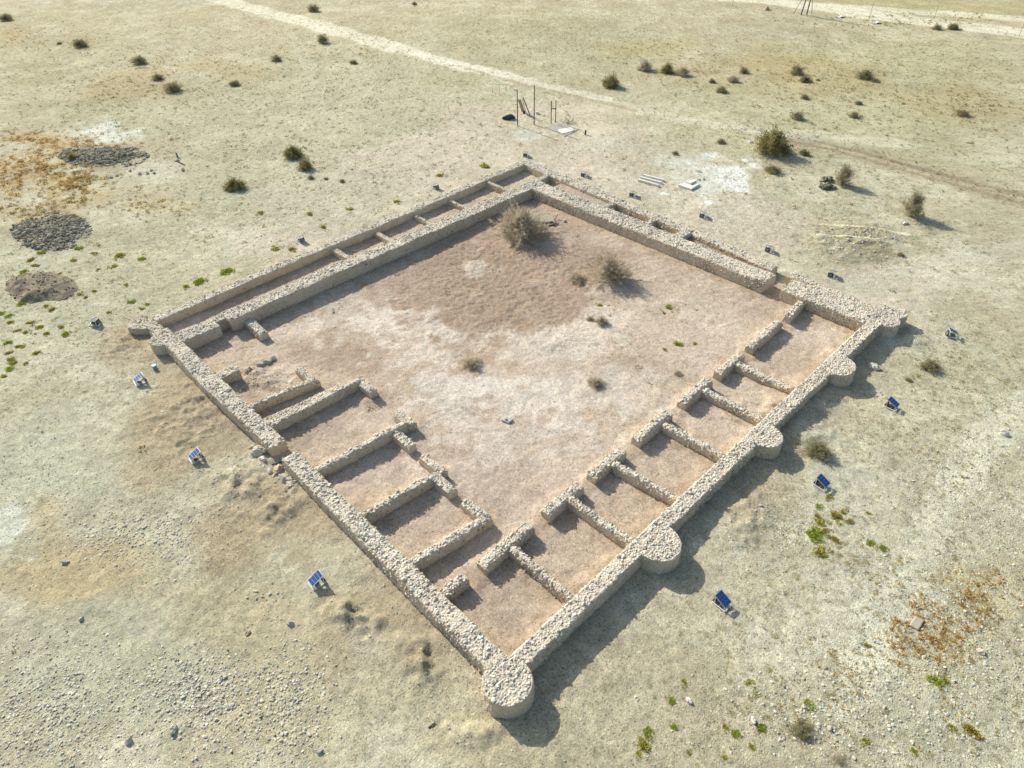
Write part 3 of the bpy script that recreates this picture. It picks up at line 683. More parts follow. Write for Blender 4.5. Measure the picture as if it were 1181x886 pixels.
p = wall('courtyard_wall', [(3.5, 35.02), (37.75, 35.1), (37.75, 33.6), (3.5, 33.6)], 1.12, 'thick tall inner wall along the far left side of the courtyard with a doorway slot near its left end', group=G_IN, side_stone=.5, stone=.084, sp=.145, hvar=.06, orange=.35)
wall('door_jamb', [(-.1, 35.0), (2.72, 35.0), (2.72, 33.58), (-.1, 33.62)], 1.02, parent=p, side_stone=.08, hvar=.03, orange=.35)
wall('doorway_back', [(2.6, 35.01), (3.6, 35.01), (3.6, 34.35), (2.6, 34.35)], .98, parent=p, side_stone=.1, hvar=.03, orange=.35)
wall('courtyard_wall', [(35.8, 33.9), (35.72, 8.0), (37.5, 7.95), (37.7, 33.9)], 1.08, 'thick inner wall along the far right side of the courtyard, topped with pale rubble, ending at the rear gap', group=G_IN, side_stone=.95, stone=.092, sp=.155, hvar=.06, orange=.45)
wall('courtyard_wall', [(35.9, 6.65), (35.9, -.2), (38.3, -.2), (37.85, 6.65)], 1.04, 'short thick inner wall between the rear gap and the right corner tower', group=G_IN, side_stone=.9, stone=.082, sp=.145, hvar=.06, orange=.6)
wall('buttress', [(4.45, 33.6), (4.42, 31.05), (5.1, 31.02), (5.15, 33.6)], .56, 'low stub of wall jutting into the courtyard beside the doorway slot', 'wall stub', side_stone=.25)

# earth fills between the two far right walls
def fill(name, outline, h, label, **k):
    return platform(name, outline, h, label, 'rubble fill', 'rubble filling between the double far right walls', **k)
FILLC = (.44, .355, .25)
fill('rubble_fill', [(37.72, 26.5), (40.1, 26.3), (40.3, 33.3), (37.75, 33.3)], .48, 'pinkish earth filling the long cell right of the topmost corner', stone=.05, sp=.3, topc=(.46, .38, .30), side_stone=0)
fill('rubble_fill', [(37.7, 21.5), (39.75, 21.4), (39.85, 24.2), (37.75, 24.2)], .20, 'brown stony rubble in the sunken cell between the two cross walls', stone=.08, sp=.17, topc=FILLC, stone_col=(.46, .36, .25), side_stone=0)
fill('rubble_fill', [(37.6, 18.1), (39.5, 18.0), (39.65, 20.0), (37.7, 20.0)], .24, 'brown rubble in the smallest sunken cell beside the wide stone crossing', stone=.08, sp=.17, topc=FILLC, stone_col=(.46, .36, .25), side_stone=0)
fill('rubble_fill', [(37.35, 8.7), (38.6, 8.7), (39.35, 17.2), (37.6, 17.2)], .44, 'narrow brown earth strip between the double far right walls', stone=.06, sp=.3, topc=(.31, .225, .14), stone_col=(.38, .29, .19), side_stone=0)
fill('rubble_fill', [(37.7, 1.5), (38.35, 1.5), (38.6, 6.9), (37.75, 6.9)], .82, 'narrow earth seam between the double walls near the right corner tower', stone=.06, sp=.25, topc=(.42, .34, .25), stone_col=(.48, .40, .30), side_stone=0)
G_X = 'cross walls between the double outer walls'
def cross(c, h, label, **k): return wall('cross_wall', c, h, label, 'cross wall', G_X, **k)
cross([(38.9, 35.7), (40.4, 35.8), (40.4, 35.3), (37.6, 34.8)], .76, 'oblique cross wall at the topmost corner beside the dark pit', side_stone=.2)
cross([(37.7, 26.4), (40.2, 26.25), (40.2, 25.75), (37.7, 25.85)], .78, 'cross wall at the end of the long pinkish earth cell', side_stone=.2)
cross([(37.6, 21.5), (39.8, 21.3), (39.8, 20.85), (37.6, 21.0)], .80, 'cross wall between the two small sunken rubble cells', side_stone=.2)
cross([(37.3, 18.1), (39.4, 18.05), (39.3, 17.1), (37.3, 17.2)], .86, 'wide stone crossing where the narrow earth strip begins', side_stone=.2)
for i, (x, h, wv) in enumerate([(34.62, .66, .42), (29.25, .46, .38), (24.75, .48, .40), (20.15, .46, .42), (15.57, .56, .46)]):
    cross([(x-wv/2, 39.0), (x-wv/2+.05, 34.8), (x+wv/2, 34.8), (x+wv/2, 39.0)], h,
          ['cross wall in the far left corridor nearest the topmost corner', 'low cross wall in the far left corridor, second from the topmost corner', 'low cross wall in the middle of the far left corridor', 'low pale cross wall in the far left corridor, second from the corridor\'s long open end', 'cross wall closing the long open stretch of the far left corridor'][i], side_stone=.15, hvar=.03)

# towers
G_T = 'round towers of the fort'
platform('corner_tower', arc(-.8, -.72, 1.1, 0, 360-12, 40), 1.07, 'round drum shaped corner tower at the nearest corner, flat rubble top', 'tower', G_T, side_stone=.75)
def half_tower(cx, r, ry, label):
    platform('half_round_tower', [(cx+r, -.3)]+[(cx+r, -.3)]+[(a, b) for a, b in reversed(arc(cx, -.8, r, 0, -180, 28, ry))][::-1]+[(cx-r, -.3)], 1.03, label, 'tower', G_T, side_stone=.12)
def ccw_half(cx, r, ry): return [(cx+r, -.4), (cx-r, -.4)]+arc(cx, -.8, r, 180, 360, 28, ry)
for cx, r, ry, lab in ((9.65, 1.22, 1.32, 'largest half round tower on the right wall, nearest the corner drum'), (20.42, 1.02, 1.02, 'middle half round tower on the right wall, beside the bush in the shadow'), (29.87, 1.2, 1.08, 'farthest half round tower on the right wall, near the pale rock')):
    platform('half_round_tower', ccw_half(cx, r, ry), 1.02, lab, 'tower', G_T, side_stone=.75)
platform('broken_tower', [(36.4, -.5), (36.5, -1.15), (36.85, -1.6), (37.45, -1.8), (37.95, -1.66), (38.2, -1.42), (38.45, -1.5), (38.75, -1.72), (39.2, -1.72), (39.55, -1.35), (39.72, -.8), (39.5, -.1), (39.0, .5), (38.4, .6), (37.2, .3)], .98, 'broken corner tower with two lobes at the right end of the fort', 'tower', G_T, side_stone=.2)
platform('corner_buttress', [(-.3, 38.05), (-.2, 39.0), (-1.0, 39.95), (-1.45, 40.0), (-1.95, 39.5), (-2.15, 39.05), (-1.95, 38.7), (-1.2, 38.1)], .56, 'low stub of masonry jutting out at the leftmost corner', 'buttress', side_stone=.12)
platform('corner_buttress', [(-.9, 34.3), (-.9, 36.2), (-1.45, 36.0), (-1.78, 35.55), (-1.82, 35.0), (-1.5, 34.55)], .92, 'taller rounded buttress near the left corner casting a shadow on the bare soil', 'buttress', side_stone=.08)

# partition walls of the rooms along the right-hand wall: a bar facing the yard and a spine back to the outer wall
G_P = 'partition walls of the right hand rooms'
SPN = [
    ((2.52, 6.1), (4.35, 4.36, .42), 'T shaped room wall nearest the corner drum tower'),
    ((7.22, 10.05), (8.88, 8.95, .42), 'T shaped room wall opposite the left edge of the largest half round tower'),
    ((10.98, 13.84), (12.6, 13.0, .44), 'third T shaped room wall from the corner drum, just right of the largest half round tower'),
    ((15.1, 18.5), (17.4, 17.58, .46), 'fourth T shaped room wall from the corner drum, with the longest facing bar'),
    ((19.82, 23.0), (21.86, 21.98, .48), 'T shaped room wall opposite the middle half round tower'),
    ((23.95, 26.98), (25.84, 25.88, .52), 'T shaped room wall farthest to the right, before the large end room'),
]
for (x0, x1), (xs, xe, sw), lab in SPN:
    t = thing('partition_wall', lab, 'room wall', (xs, 4.6, 0), 0, G_P)
    def rel(c): return [(a-xs, b-4.6) for a, b in c]
    wall('front_wall', rel([(x0, 4.93+random.uniform(-.04, .06)), (x1, 4.96+random.uniform(-.04, .06)), (x1, 4.36), (x0, 4.32)]), .74, parent=t, side_stone=.55, hvar=.06, ch=.13, stone=.08)
    wall('spine_wall', rel([(xs+sw/2, 4.5), (xe+sw/2, -.05), (xe-sw/2, -.05), (xs-sw/2, 4.5)]), .71, parent=t, side_stone=.85, hvar=.06, ch=.13, stone=.08)
wall('room_wall', [(28.0, 4.93), (32.4, 5.08), (32.45, 4.48), (28.0, 4.34)], .76, 'free standing front wall of the large end room, between two door gaps', 'room wall', side_stone=.5, ch=.13, stone=.08)
wall('room_wall', [(33.3, 4.88), (36.1, 5.12), (36.1, 4.6), (33.3, 4.33)], .76, 'short front wall joining the thick inner wall by the rear gap', 'room wall', side_stone=.5, ch=.13, stone=.08)
wall('room_wall', [(-.1, 5.03), (1.5, 4.98), (1.55, 4.42), (-.1, 4.47)], .74, 'short stub wall at the near left outer wall, beside the nearest room', 'room wall', side_stone=.5, ch=.13, stone=.08)
# rooms along the left-hand wall
G_L = 'partition walls of the left hand rooms'
def lroom(lab, spine, bars, h=.74):
    ox, oy = spine[0]
    t = thing('partition_wall', lab, 'room wall', (ox, oy, 0), 0, G_L)
    rel = lambda c: [(a-ox, b-oy) for a, b in c]
    wall('spine_wall', rel(spine), h, parent=t, side_stone=.4, hvar=.06, ch=.13, stone=.08)
    for nm, b, hh in bars: wall(nm, rel(b), hh, parent=t, side_stone=.5, hvar=.06, ch=.13, stone=.08)
lroom('long room wall of the left side nearest the drum tower, bent back at its end', [(-.1, 7.46), (5.0, 6.92), (4.95, 6.36), (-.1, 6.92)], [('end_wall', [(4.42, 8.4), (4.98, 8.4), (5.0, 6.6), (4.42, 6.75)], .73)])
lroom('room wall of the left side with short walls branching both ways at its yard end', [(-.1, 11.66), (5.05, 11.22), (5.0, 10.78), (-.1, 11.16)], [('end_wall', [(4.42, 10.95), (4.98, 10.95), (4.95, 9.3), (4.4, 9.38)], .72), ('end_wall', [(4.95, 12.75), (5.45, 12.75), (5.5, 10.8), (4.98, 10.85)], .73)])
lroom('room wall of the left side right of the gateway passage, with a kinked yard end', [(-.1, 16.38), (6.5, 15.84), (6.5, 15.4), (-.1, 15.9)], [('end_wall', [(5.02, 15.6), (5.58, 15.6), (5.55, 13.82), (5.0, 13.82)], .72), ('end_wall', [(6.15, 16.85), (6.7, 16.8), (6.75, 15.3), (6.18, 15.36)], .74)])
lroom('long room wall left of the gateway passage with a low stone bench behind it', [(-.1, 21.72), (6.75, 21.52), (6.75, 21.06), (-.1, 21.22)], [('end_wall', [(6.3, 21.4), (6.88, 21.35), (6.92, 19.7), (6.32, 19.68)], .73)], .76)
lroom('room wall enclosing the room with the stone row, bent at its yard end', [(-.1, 24.42), (4.68, 23.62), (4.68, 23.18), (-.1, 23.92)], [('end_wall', [(4.14, 25.5), (4.6, 25.55), (4.7, 23.35), (4.2, 23.45)], .70)])
wall('room_wall', [(-.1, 28.84), (1.3, 28.86), (1.34, 27.85), (-.1, 27.9)], .84, 'thick short stub wall at the left outer wall, above the room with the stone row', 'room wall', side_stone=.15)
wall('stone_bench', [(.0, 22.75), (5.6, 22.2), (5.8, 21.5), (.0, 21.65)], .40, 'low cobbled bench of brown stones behind the long wall left of the gateway', 'bench', side_stone=.3, sp=.15)

# ------------------------------------------------------------------ loose rocks
def rock_mesh(nm, seed, r=1., sub=2, flat=.7):
    import bmesh
    bm = bmesh.new(); bmesh.ops.create_icosphere(bm, subdivisions=sub, radius=1.)
    V = np.array([v.co[:] for v in bm.verts]); F = np.array([[v.index for v in f.verts] for f in bm.faces]); bm.free()
    g = np.random.default_rng(seed)
    for _ in range(7):                     # chop flat facets
        d = g.normal(size=3); d /= np.linalg.norm(d); c = g.uniform(.55, .85)
        p = V@d; V = V-np.clip(p-c, 0, None)[:, None]*d
    V += V*(.08*vnoise3(V*2.5+seed, seed))[:, None]
    V *= np.array((1.15, .85, flat))
    return V*r, F
STONE_ME = []
for i in range(8):
    V, F = rock_mesh('loose_stone', 300+i, 1., 1, .38)
    STONE_ME.append(nmesh('loose_stone', V, [F], M_STONE, np.tile(np.array([(.58, .55, .45), (.54, .515, .42), (.60, .57, .47), (.50, .475, .385)][i % 4]), (len(V), 1))))
def loose(x, y, r, label, cat='stone', group=None, name='loose_stone', me=None):
    o = link(name, me or random.choice(STONE_ME)); z = gz1(x, y)
    o.location = (x, y, z+r*.28); o.scale = (r*random.uniform(.85, 1.2), r*random.uniform(.8, 1.1), r*random.uniform(.8, 1.15))
    o.rotation_euler = (random.uniform(-.25, .25), random.uniform(-.25, .25), random.uniform(0, 6.28))
    return tag(o, label, cat, group)
BOULDERS = []
for i in range(5):
    V, F = rock_mesh('boulder', 500+i, 1., 4, .75)
    P_ = V*3; V = V*(1+.16*vnoise3(P_, i)+.09*vnoise3(P_*2.3, i+3)+.05*vnoise3(P_*5., i+5))[:, None]
    BOULDERS.append(nmesh('boulder', V, [F], M_STONE, np.array([(.54, .49, .38), (.52, .47, .37), (.66, .62, .53), (.48, .45, .37), (.54, .44, .32)][i])[None]*(1+.2*vnoise3(V*2.2, 7))[:, None]))
G_B = 'boulders lying in the gateway'
for s_, k, lab in (((-1.22,20.45,1.06), 0, 'large knobbly boulder at the end of the outer wall left of the gateway'), ((-1.45,19.75,0.57), 2, 'white boulder in front of the large knobbly one'),
        ((-1.23,18.33,0.77), 4, 'brown boulder in the middle of the gateway'), ((-1.70,18.61,0.36), 2, 'small pale stone left of the brown gateway boulder'), ((-1.33,17.36,0.76), 3, 'grey pitted boulder against the wall right of the gateway'),
        ((-1.32,16.59,0.70), 1, 'lowest boulder of the gateway heap, pale on top'), ((-1.75,19.25,0.26), 2, 'small pale stone below the white boulder'), ((-1.66,18.08,0.31), 0, 'small stone between the brown and the grey boulder'),
        ((-1.30,21.06,0.53), 0, 'leftmost boulder of the gateway heap'), ((-0.85,20.18,0.48), 1, 'boulder tucked against the wall end left of the gateway')):
    x, y, wv = s_
    loose(x, y, wv*.5, lab, 'boulder', G_B, 'boulder', BOULDERS[k])
G_R = 'row of stones in the small left room'
for s_, k, lab in (((2.02,28.48,0.61), 4, 'brown stone at the near end of the stone row in the small left room'), ((2.33,28.31,0.43), 1, 'small stone second from the near end of the stone row in the small left room'), ((2.91,28.27,0.55), 3, 'grey stone in the middle of the stone row in the small left room'),
        ((3.46,28.28,0.56), 3, 'grey stone next to the far end of the stone row'), ((3.95,28.43,0.56), 0, 'stone at the far end of the stone row in the small left room')):
    x, y, wv = s_; loose(x, y, wv*.45, lab, 'stone', G_R, 'boulder', BOULDERS[k])
G_S = 'single stones on the desert floor'
for s_, k, lab in (((-12.44,20.43,0.32), 3, 'grey stone alone on the tan soil at the lower left'), ((-12.97,16.40,0.25), 3, 'dark stone on the pale flat below the tan soil at the lower left'), ((-5.90,8.96,0.37), 1, 'rounded stone with a shadow below the solar lamp nearest the viewer'),
        ((-7.59,9.95,0.29), 4, 'dark brown stone left of the rounded stone near the nearest left solar lamp'), ((-13.47,9.00,0.40), 0, 'large flat stone among the rubble at the lower left edge'), ((-11.96,8.10,0.44), 3, 'cracked grey stone left of the dense stone scatter'),
        ((-8.00,2.96,0.25), 3, 'grey stone at the lower edge below the nearest corner tower, left of the stick'), ((4.49,-6.52,0.30), 2, 'whitish stone on bare soil right of the nearest corner tower'), ((5.70,-8.89,0.29), 2, 'white stone beside a green tuft and the low dark shrub at the lower right'),
        ((7.72,-10.13,0.26), 1, 'grey stone touching a bright green tuft above the low dark shrub'), ((32.68,-2.25,0.72), 2, 'pale rock with a shadow outside the farthest half round tower'), ((31.72,-10.63,0.53), 2, 'white angular block near the right edge'),
        ((55.83,4.79,0.48), 2, 'white stone at the foot of the greyish shrub on the right'), ((129.27,60.61,1.20), 4, 'brown and white rock beside the far road near the pole'), ((15.70,-14.49,0.31), 1, 'stone beside the dry orange weeds on the right'), ((7.69,-11.26,0.25), 1, 'pale stone near the lower right brown tuft'),
        ((64.21,25.82,0.61), 2, 'small white stone at the foot of the large green bush'), ((16.21,-3.11,0.24), 3, 'dark stone on the spoil outside the right wall')):
    x, y, wv = s_; loose(x, y, wv*.5, lab, 'stone', G_S, 'boulder', BOULDERS[k])
V, F = rock_mesh('x', 901, 1, 2, .5)
G_V = 'small stones of the desert floor'
SCAT = [ # ellipse, count, label
    ((-8.92,19.18,2.00,-2.01,0.59,1.52), 46, 'small stone of the stone scatter at the left, above the tan soil', 'stones of the left scatter'),
    ((-10.43,8.77,1.20,-1.19,0.58,1.27), 62, 'small stone of the dense scatter at the bottom left', 'stones of the dense bottom left scatter'),
    ((-7.95,5.77,1.08,-1.07,1.08,1.90), 50, 'small stone of the scatter left of the two soil pits', 'stones of the scatter by the soil pits'),
    ((-15.40,12.63,1.89,-1.87,0.71,2.43), 46, 'small grey stone strewn in the bottom left corner', 'stones of the bottom left corner'),
    ((-5.93,10.98,0.73,-0.73,0.34,0.62), 16, 'small stone of the little cluster left of the nearest solar lamp', 'stones by the nearest solar lamp'),
    ((7.60,-11.42,1.52,-1.50,0.99,0.48), 24, 'small pale stone near the low dark shrub at the lower right', 'stones of the lower right'),
    ((25.63,-10.36,2.04,-2.05,4.82,1.63), 24, 'small pale stone on the flat at the right edge', 'stones of the right edge'),
]
def in_ell(e, n, spread=.55):
    a = rng.normal(0, spread, (n, 2)); return np.column_stack([e[0]+a[:, 0]*e[2]+a[:, 1]*e[4], e[1]+a[:, 0]*e[3]+a[:, 1]*e[5]])
for e, n, lab, grp in SCAT:
    for x, y in in_ell(e, n): loose(x, y, random.uniform(.055, .105), lab, 'stone', grp)

# gravel that nobody could count
def wall_free(p, m=.25):
    x, y = p[:, 0], p[:, 1]
    band = ((x > -1.4) & (x < 41.8) & (y > -1.2) & (y < 40.5)) & ~((x > .3) & (x < 35.5) & (y > 5.3) & (y < 33.3))
    return ~band
pts = [rng.uniform((-26, -26), (64, 64), (30000, 2))]
szs = [rng.uniform(.02, .05, 30000)]
for e, n, a, b in (((-8.92,19.18,2.34,-2.34,0.77,1.99), 500, .04, .085), ((-10.43,8.77,1.64,-1.63,0.75,1.64), 800, .04, .085), ((-7.95,5.77,1.35,-1.34,1.28,2.24), 600, .04, .08), ((-15.40,12.63,2.43,-2.41,0.83,2.84), 1100, .035, .08), ((-11.25,26.78,3.26,-3.28,1.52,5.17), 500, .03, .07),
        ((-4.76,20.24,2.15,-2.16,1.20,2.57), 300, .03, .07), ((14.77,-14.03,3.27,-3.25,4.81,1.62), 900, .035, .08), ((8.45,-11.01,2.85,-2.82,2.09,1.01), 500, .035, .08), ((25.97,-10.70,2.37,-2.39,7.72,2.54), 600, .03, .075), ((14.50,-4.30,1.92,-1.93,2.53,1.45), 350, .03, .06),
        ((-3.59,7.63,1.02,-1.01,0.69,1.03), 30, .03, .06), ((-2.78,2.72,0.72,-0.72,0.86,1.08), 30, .03, .06), ((23.63,76.12,12.09,-13.09,14.23,29.11), 1200, .05, .12), ((49.36,6.68,2.62,-2.74,2.82,1.28), 500, .05, .11), ((2.06,26.81,1.27,-1.29,0.65,1.21), 140, .04, .09), ((23.67,24.68,6.05,-6.27,6.36,6.59), 900, .03, .07), ((51.46,78.96,11.41,-12.70,17.01,23.12), 600, .05, .11),
        ((-4.20,40.49,5.56,-5.69,3.25,9.62), 700, .03, .07), ((74.74,30.17,8.81,-9.62,15.32,8.76), 500, .05, .12)):
    pts.append(in_ell(e, n, .6)); szs.append(rng.uniform(a, b, n))
pts = np.concatenate(pts); szs = np.concatenate(szs); k = wall_free(pts); pts = pts[k]; szs = szs[k]
fp = []
for a, b in [(*g_,) for g_ in OUTFOOT]+[((0, 18.1), (-2.2, 18.6))]:
    a = np.array(a); b = np.array(b); L_ = np.linalg.norm(b-a); n_ = int(L_*5); d_ = (b-a)/L_; nn_ = np.array((d_[1], -d_[0]))
    out_ = nn_ if np.dot((a+b)/2-np.array((19, 19)), nn_) > 0 else -nn_
    fp.append(a+np.outer(rng.random(n_), b-a)+np.outer(abs(rng.normal(0, .8, n_))+.1, out_))
fp = np.concatenate(fp); pts = np.concatenate([pts, fp]); szs = np.concatenate([szs, rng.uniform(.02, .06, len(fp))])
sv, st = stones(np.column_stack([pts, gz(pts[:, 0], pts[:, 1], True)+szs*.02]), szs, flat=.42)
tag(link('gravel', nmesh('gravel', sv, [st], M_STONE, stone_cols(len(pts), (.54, .52, .42), .16))), 'loose gravel strewn over the desert floor', 'gravel', kind='stuff')

def heap(name, e, h, n, size, base, label, cat, seed, wp=.2, lump=.22):
    """heap of broken stone: a low dome of soil with rocks piled on it"""
    g = np.linspace(-1.15, 1.15, 46); a, b = np.meshgrid(g, g, indexing='ij')
    x = e[0]+a*e[2]+b*e[4]; y = e[1]+a*e[3]+b*e[5]
    r = np.hypot(a, b)+wp*fbm2(x, y, .35, 4, seed)
    z = h*sstep(1.05, .35, r)*(1+lump*fbm2(x, y, .7, 3, seed+1))-.06
    V = np.column_stack([x.ravel(), y.ravel(), (z+gz(x.ravel(), y.ravel()).reshape(x.shape)).ravel()])
    i = np.arange(a.size).reshape(a.shape); q = np.stack([i[:-1, :-1], i[1:, :-1], i[1:, 1:], i[:-1, 1:]], -1).reshape(-1, 4)
    if (e[2]*e[5]-e[3]*e[4]) < 0: q = q[:, ::-1]
    keep = (r.ravel()[q] < 1.06).any(1); q = q[keep]
    col = np.array(base)[None]*(1+.25*vnoise3(V*1.7, seed))[:, None]
    Vs = [V]; T = []; C_ = [col]
    if n:
        ang = rng.uniform(0, 6.28, n*2); rr = rng.random(n*2)**.62*1.12
        aa = rr*np.cos(ang); bb = rr*np.sin(ang); px = e[0]+aa*e[2]+bb*e[4]; py = e[1]+aa*e[3]+bb*e[5]
        r2 = rr+wp*fbm2(px, py, .35, 4, seed); k = np.where(r2 < 1.08)[0][:n]; px, py, r2 = px[k], py[k], r2[k]
        pz = h*sstep(1.05, .35, r2)*(1+lump*fbm2(px, py, .7, 3, seed+1))-.06+gz(px, py)
        sz = size*np.clip(rng.lognormal(-.2, .4, len(k)), .35, 2.); sv, st = stones(np.column_stack([px, py, pz+sz*.25]), sz)
        Vs.append(sv); T.append(st+len(V)); C_.append(stone_cols(len(k), tuple(1.25*np.array(base)), .22))
    me = nmesh(name, np.concatenate(Vs), [q]+T, M_STONE, np.concatenate(C_))
    return tag(link(name, me), label, cat)
heap('rubble_heap', (-0.87,62.16,2.48,-2.59,1.16,3.96), .30, 2600, .12, (.27, .25, .185), 'dark grey stone heap at the left edge, below the orange weeds', 'stone heap', 601, .38)
heap('rubble_heap', (9.60,78.47,3.29,-3.53,1.19,3.44), .34, 2300, .14, (.27, .25, .185), 'long dark grey stone heap at the upper left, behind a small shrub', 'stone heap', 611, .38)
heap('earth_heap', (-4.86,51.82,2.34,-2.42,0.74,2.62), .58, 320, .06, (.25, .215, .15), 'smooth brown earth heap at the left edge with gullied sides', 'earth heap', 621, .26, .26)
heap('stone_pile', (58.34,13.65,0.48,-0.51,0.68,0.33), .35, 40, .22, (.14, .135, .10), 'small dark pile of stones left of the upright dry bush, nearer the viewer', 'stone pile', 631)
heap('stone_pile', (60.17,14.55,0.43,-0.45,0.62,0.31), .3, 30, .2, (.18, .17, .125), 'small dark pile of stones left of the upright dry bush, farther back', 'stone pile', 641)
G_K = 'dark stones on the pale flat at the upper left'
for i, (s_, lab) in enumerate([((10.04,71.62,0.39), 'leftmost dark stone edging the pale flat at the upper left'), ((10.41,69.81,0.39), 'dark stone edging the pale flat, second from the left'), ((11.07,69.29,0.39), 'dark stone edging the pale flat, third from the left'), ((11.66,68.84,0.39), 'dark stone edging the pale flat, fourth from the left'),
        ((11.75,69.80,0.29), 'small dark stone behind the others edging the pale flat'), ((7.81,71.19,0.38), 'dark stone off the left end of the pale flat'), ((8.46,71.19,0.38), 'dark stone between the pale flat and its left end stone'), ((14.26,67.31,0.49), 'dark stone at the right end of the pale flat'), ((14.92,70.46,0.40), 'dark stone below the dark post at the upper left')]):
    x, y, wv = s_; o = loose(x, y, wv*.55, lab, 'stone', G_K, 'boulder', BOULDERS[3])

# ------------------------------------------------------------------ plants
def leaf_cloud(n, seed, dome=1., size=.05, inner=.3, ratio=.6, up=.15, lumps=9):
    g = np.random.default_rng(seed)
    # clumps on a dome, leaves around each clump
    cl = g.normal(size=(lumps*5, 3)); cl[:, 2] = abs(cl[:, 2])*.9+up; cl /= np.linalg.norm(cl, axis=1)[:, None]
    cl *= g.uniform(.45, .95, (len(cl), 1)); cl[:, 2] *= dome
    p = cl[g.integers(0, len(cl), n)]+g.normal(0, .13, (n, 3))
    p[:, 2] = np.clip(p[:, 2], .03, None)
    return p
def quads_at(p, size, g, ratio=.5, upright=.0):
    n = len(p); d = g.normal(size=(n, 3)); d[:, 2] += upright; d /= np.linalg.norm(d, axis=1)[:, None]
    e = np.cross(d, g.normal(size=(n, 3))); e /= np.linalg.norm(e, axis=1)[:, None]
    s = (size*g.uniform(.6, 1.4, n))[:, None]
    a = d*s; b = e*s*ratio
    V = np.stack([p-a-b*.6, p-a*.1+b, p+a, p-a*.1-b], 1)
    return V.reshape(-1, 3), np.arange(4*n).reshape(n, 4)
def twig_tree(seed, nstem, dome, spread, thick, kids):
    """stems that fork twice: list of segments"""
    g = np.random.default_rng(seed); segs = []
    for _ in range(nstem):
        a = g.uniform(0, 6.28); el = math.radians(g.uniform(12, 88)) 
        d = np.array((math.cos(a)*math.cos(el)*spread, math.sin(a)*math.cos(el)*spread, math.sin(el)*dome)); L = np.linalg.norm(d)
        p0 = np.array((g.normal(0, .05), g.normal(0, .05), -.05)); p1 = d*g.uniform(.4, .55)+g.normal(0, .05, 3); segs.append((p0, p1, thick, thick*.7))
        for _ in range(kids):
            p2 = d*g.uniform(.65, .95)+g.normal(0, .14, 3); p2[2] = max(p2[2], .05); segs.append((p1, p2, thick*.6, thick*.35))
            for _ in range(2):
                p3 = p2+(p2-p1)*g.uniform(.25, .6)+g.normal(0, .09, 3); p3[2] = max(p3[2], .04); segs.append((p2, p3, thick*.35, thick*.2))
    return segs
def seg_mesh(segs):
    V = []; Q = []; n = 0
    for a, b, ra, rb in segs:
        d = b-a; u = np.cross(d, (.3, .5, .8)); u /= np.linalg.norm(u)+1e-9; v = np.cross(d, u); v /= np.linalg.norm(v)+1e-9
        for c, r in ((a, ra), (b, rb)):
            for t in (0, 2.094, 4.189): V.append(c+u*math.cos(t)*r+v*math.sin(t)*r)
        Q += [(n+i, n+(i+1) % 3, n+3+(i+1) % 3, n+3+i) for i in range(3)]; n += 6
    return np.array(V), np.array(Q)
def hair(segs, n, g, length, width):
    """thin twig ribbons round the outer forks"""
    S_ = [s for s in segs if s[2] < max(q[2] for q in segs)*.7]
    k = g.integers(0, len(S_), n); t = g.random(n)[:, None]
    a = np.array([S_[i][0] for i in k]); b = np.array([S_[i][1] for i in k]); p = a+(b-a)*t
    d = (b-a); d /= np.linalg.norm(d, axis=1)[:, None]+1e-9; d = d+g.normal(0, .55, (n, 3)); d[:, 2] += .15; d /= np.linalg.norm(d, axis=1)[:, None]
    e = np.cross(d, g.normal(size=(n, 3))); e /= np.linalg.norm(e, axis=1)[:, None]
    L = (length*g.uniform(.4, 1.3, n))[:, None]
    V = np.stack([p-e*width, p+e*width, p+d*L+e*width*.5, p+d*L-e*width*.5], 1).reshape(-1, 3)
    V[:, 2] = np.clip(V[:, 2], .0, None)
    return V, np.arange(4*n).reshape(n, 4)
SHRUB = {}
def shrub_proto(kind, seed):
    g = np.random.default_rng(seed)
    if kind == 'dry':      # grey twiggy dome, few leaves
        segs = twig_tree(seed, 46, .95, 1., .016, 4); n1, leaf, lc, tc = 12000, 5200, (.48, .42, .30), (.62, .55, .42)
        hl, hw, ls = .15, .0055, .022
    elif kind == 'olive':  # full green dome
        segs = twig_tree(seed, 30, 1., .95, .02, 3); n1, leaf, lc, tc = 2500, 9000, (.31, .285, .125), (.32, .27, .17)
        hl, hw, ls = .12, .006, .04
    elif kind == 'dark':   # low desert shrub
        segs = twig_tree(seed, 34, .9, 1., .018, 3); n1, leaf, lc, tc = 3000, 4200, (.33, .31, .165), (.42, .36, .24)
        hl, hw, ls = .13, .008, .042
    else:                  # 'upright' feathery grey green
        segs = twig_tree(seed, 44, 1.4, .62, .016, 3); n1, leaf, lc, tc = 6000, 4200, (.37, .35, .21), (.44, .40, .28)
        hl, hw, ls = .22, .006, .03
    V, Q = seg_mesh(segs); H, HQ = hair(segs, n1, g, hl, hw)
    cb = np.tile(np.array(tc)*.75, (len(V), 1)); chh = np.repeat(np.array(tc)[None]*g.uniform(.7, 1.3, (n1, 1)), 4, axis=0)
    branches = nmesh('branches', np.concatenate([V, H]), [np.concatenate([Q, HQ+len(V)])], M_TWIG, np.concatenate([cb, chh]))
    ends = np.array([s[1] for s in segs if s[2] < .013]); p = ends[g.integers(0, len(ends), leaf)]+g.normal(0, .085, (leaf, 3)); p[:, 2] = np.clip(p[:, 2], .02, None)
    if kind in ('olive', 'dark', 'dry'): p = np.concatenate([p[:leaf//2], leaf_cloud(leaf-leaf//2, seed, 1.)])
    LV, LQ = quads_at(p, ls, g)
    tint = g.uniform(.65, 1.4, (leaf, 1))*(1+g.normal(0, .08, (leaf, 3)))
    foliage = nmesh('foliage', LV, [LQ], M_LEAF, np.repeat(np.array(lc)[None]*tint, 4, axis=0))
    return branches, foliage
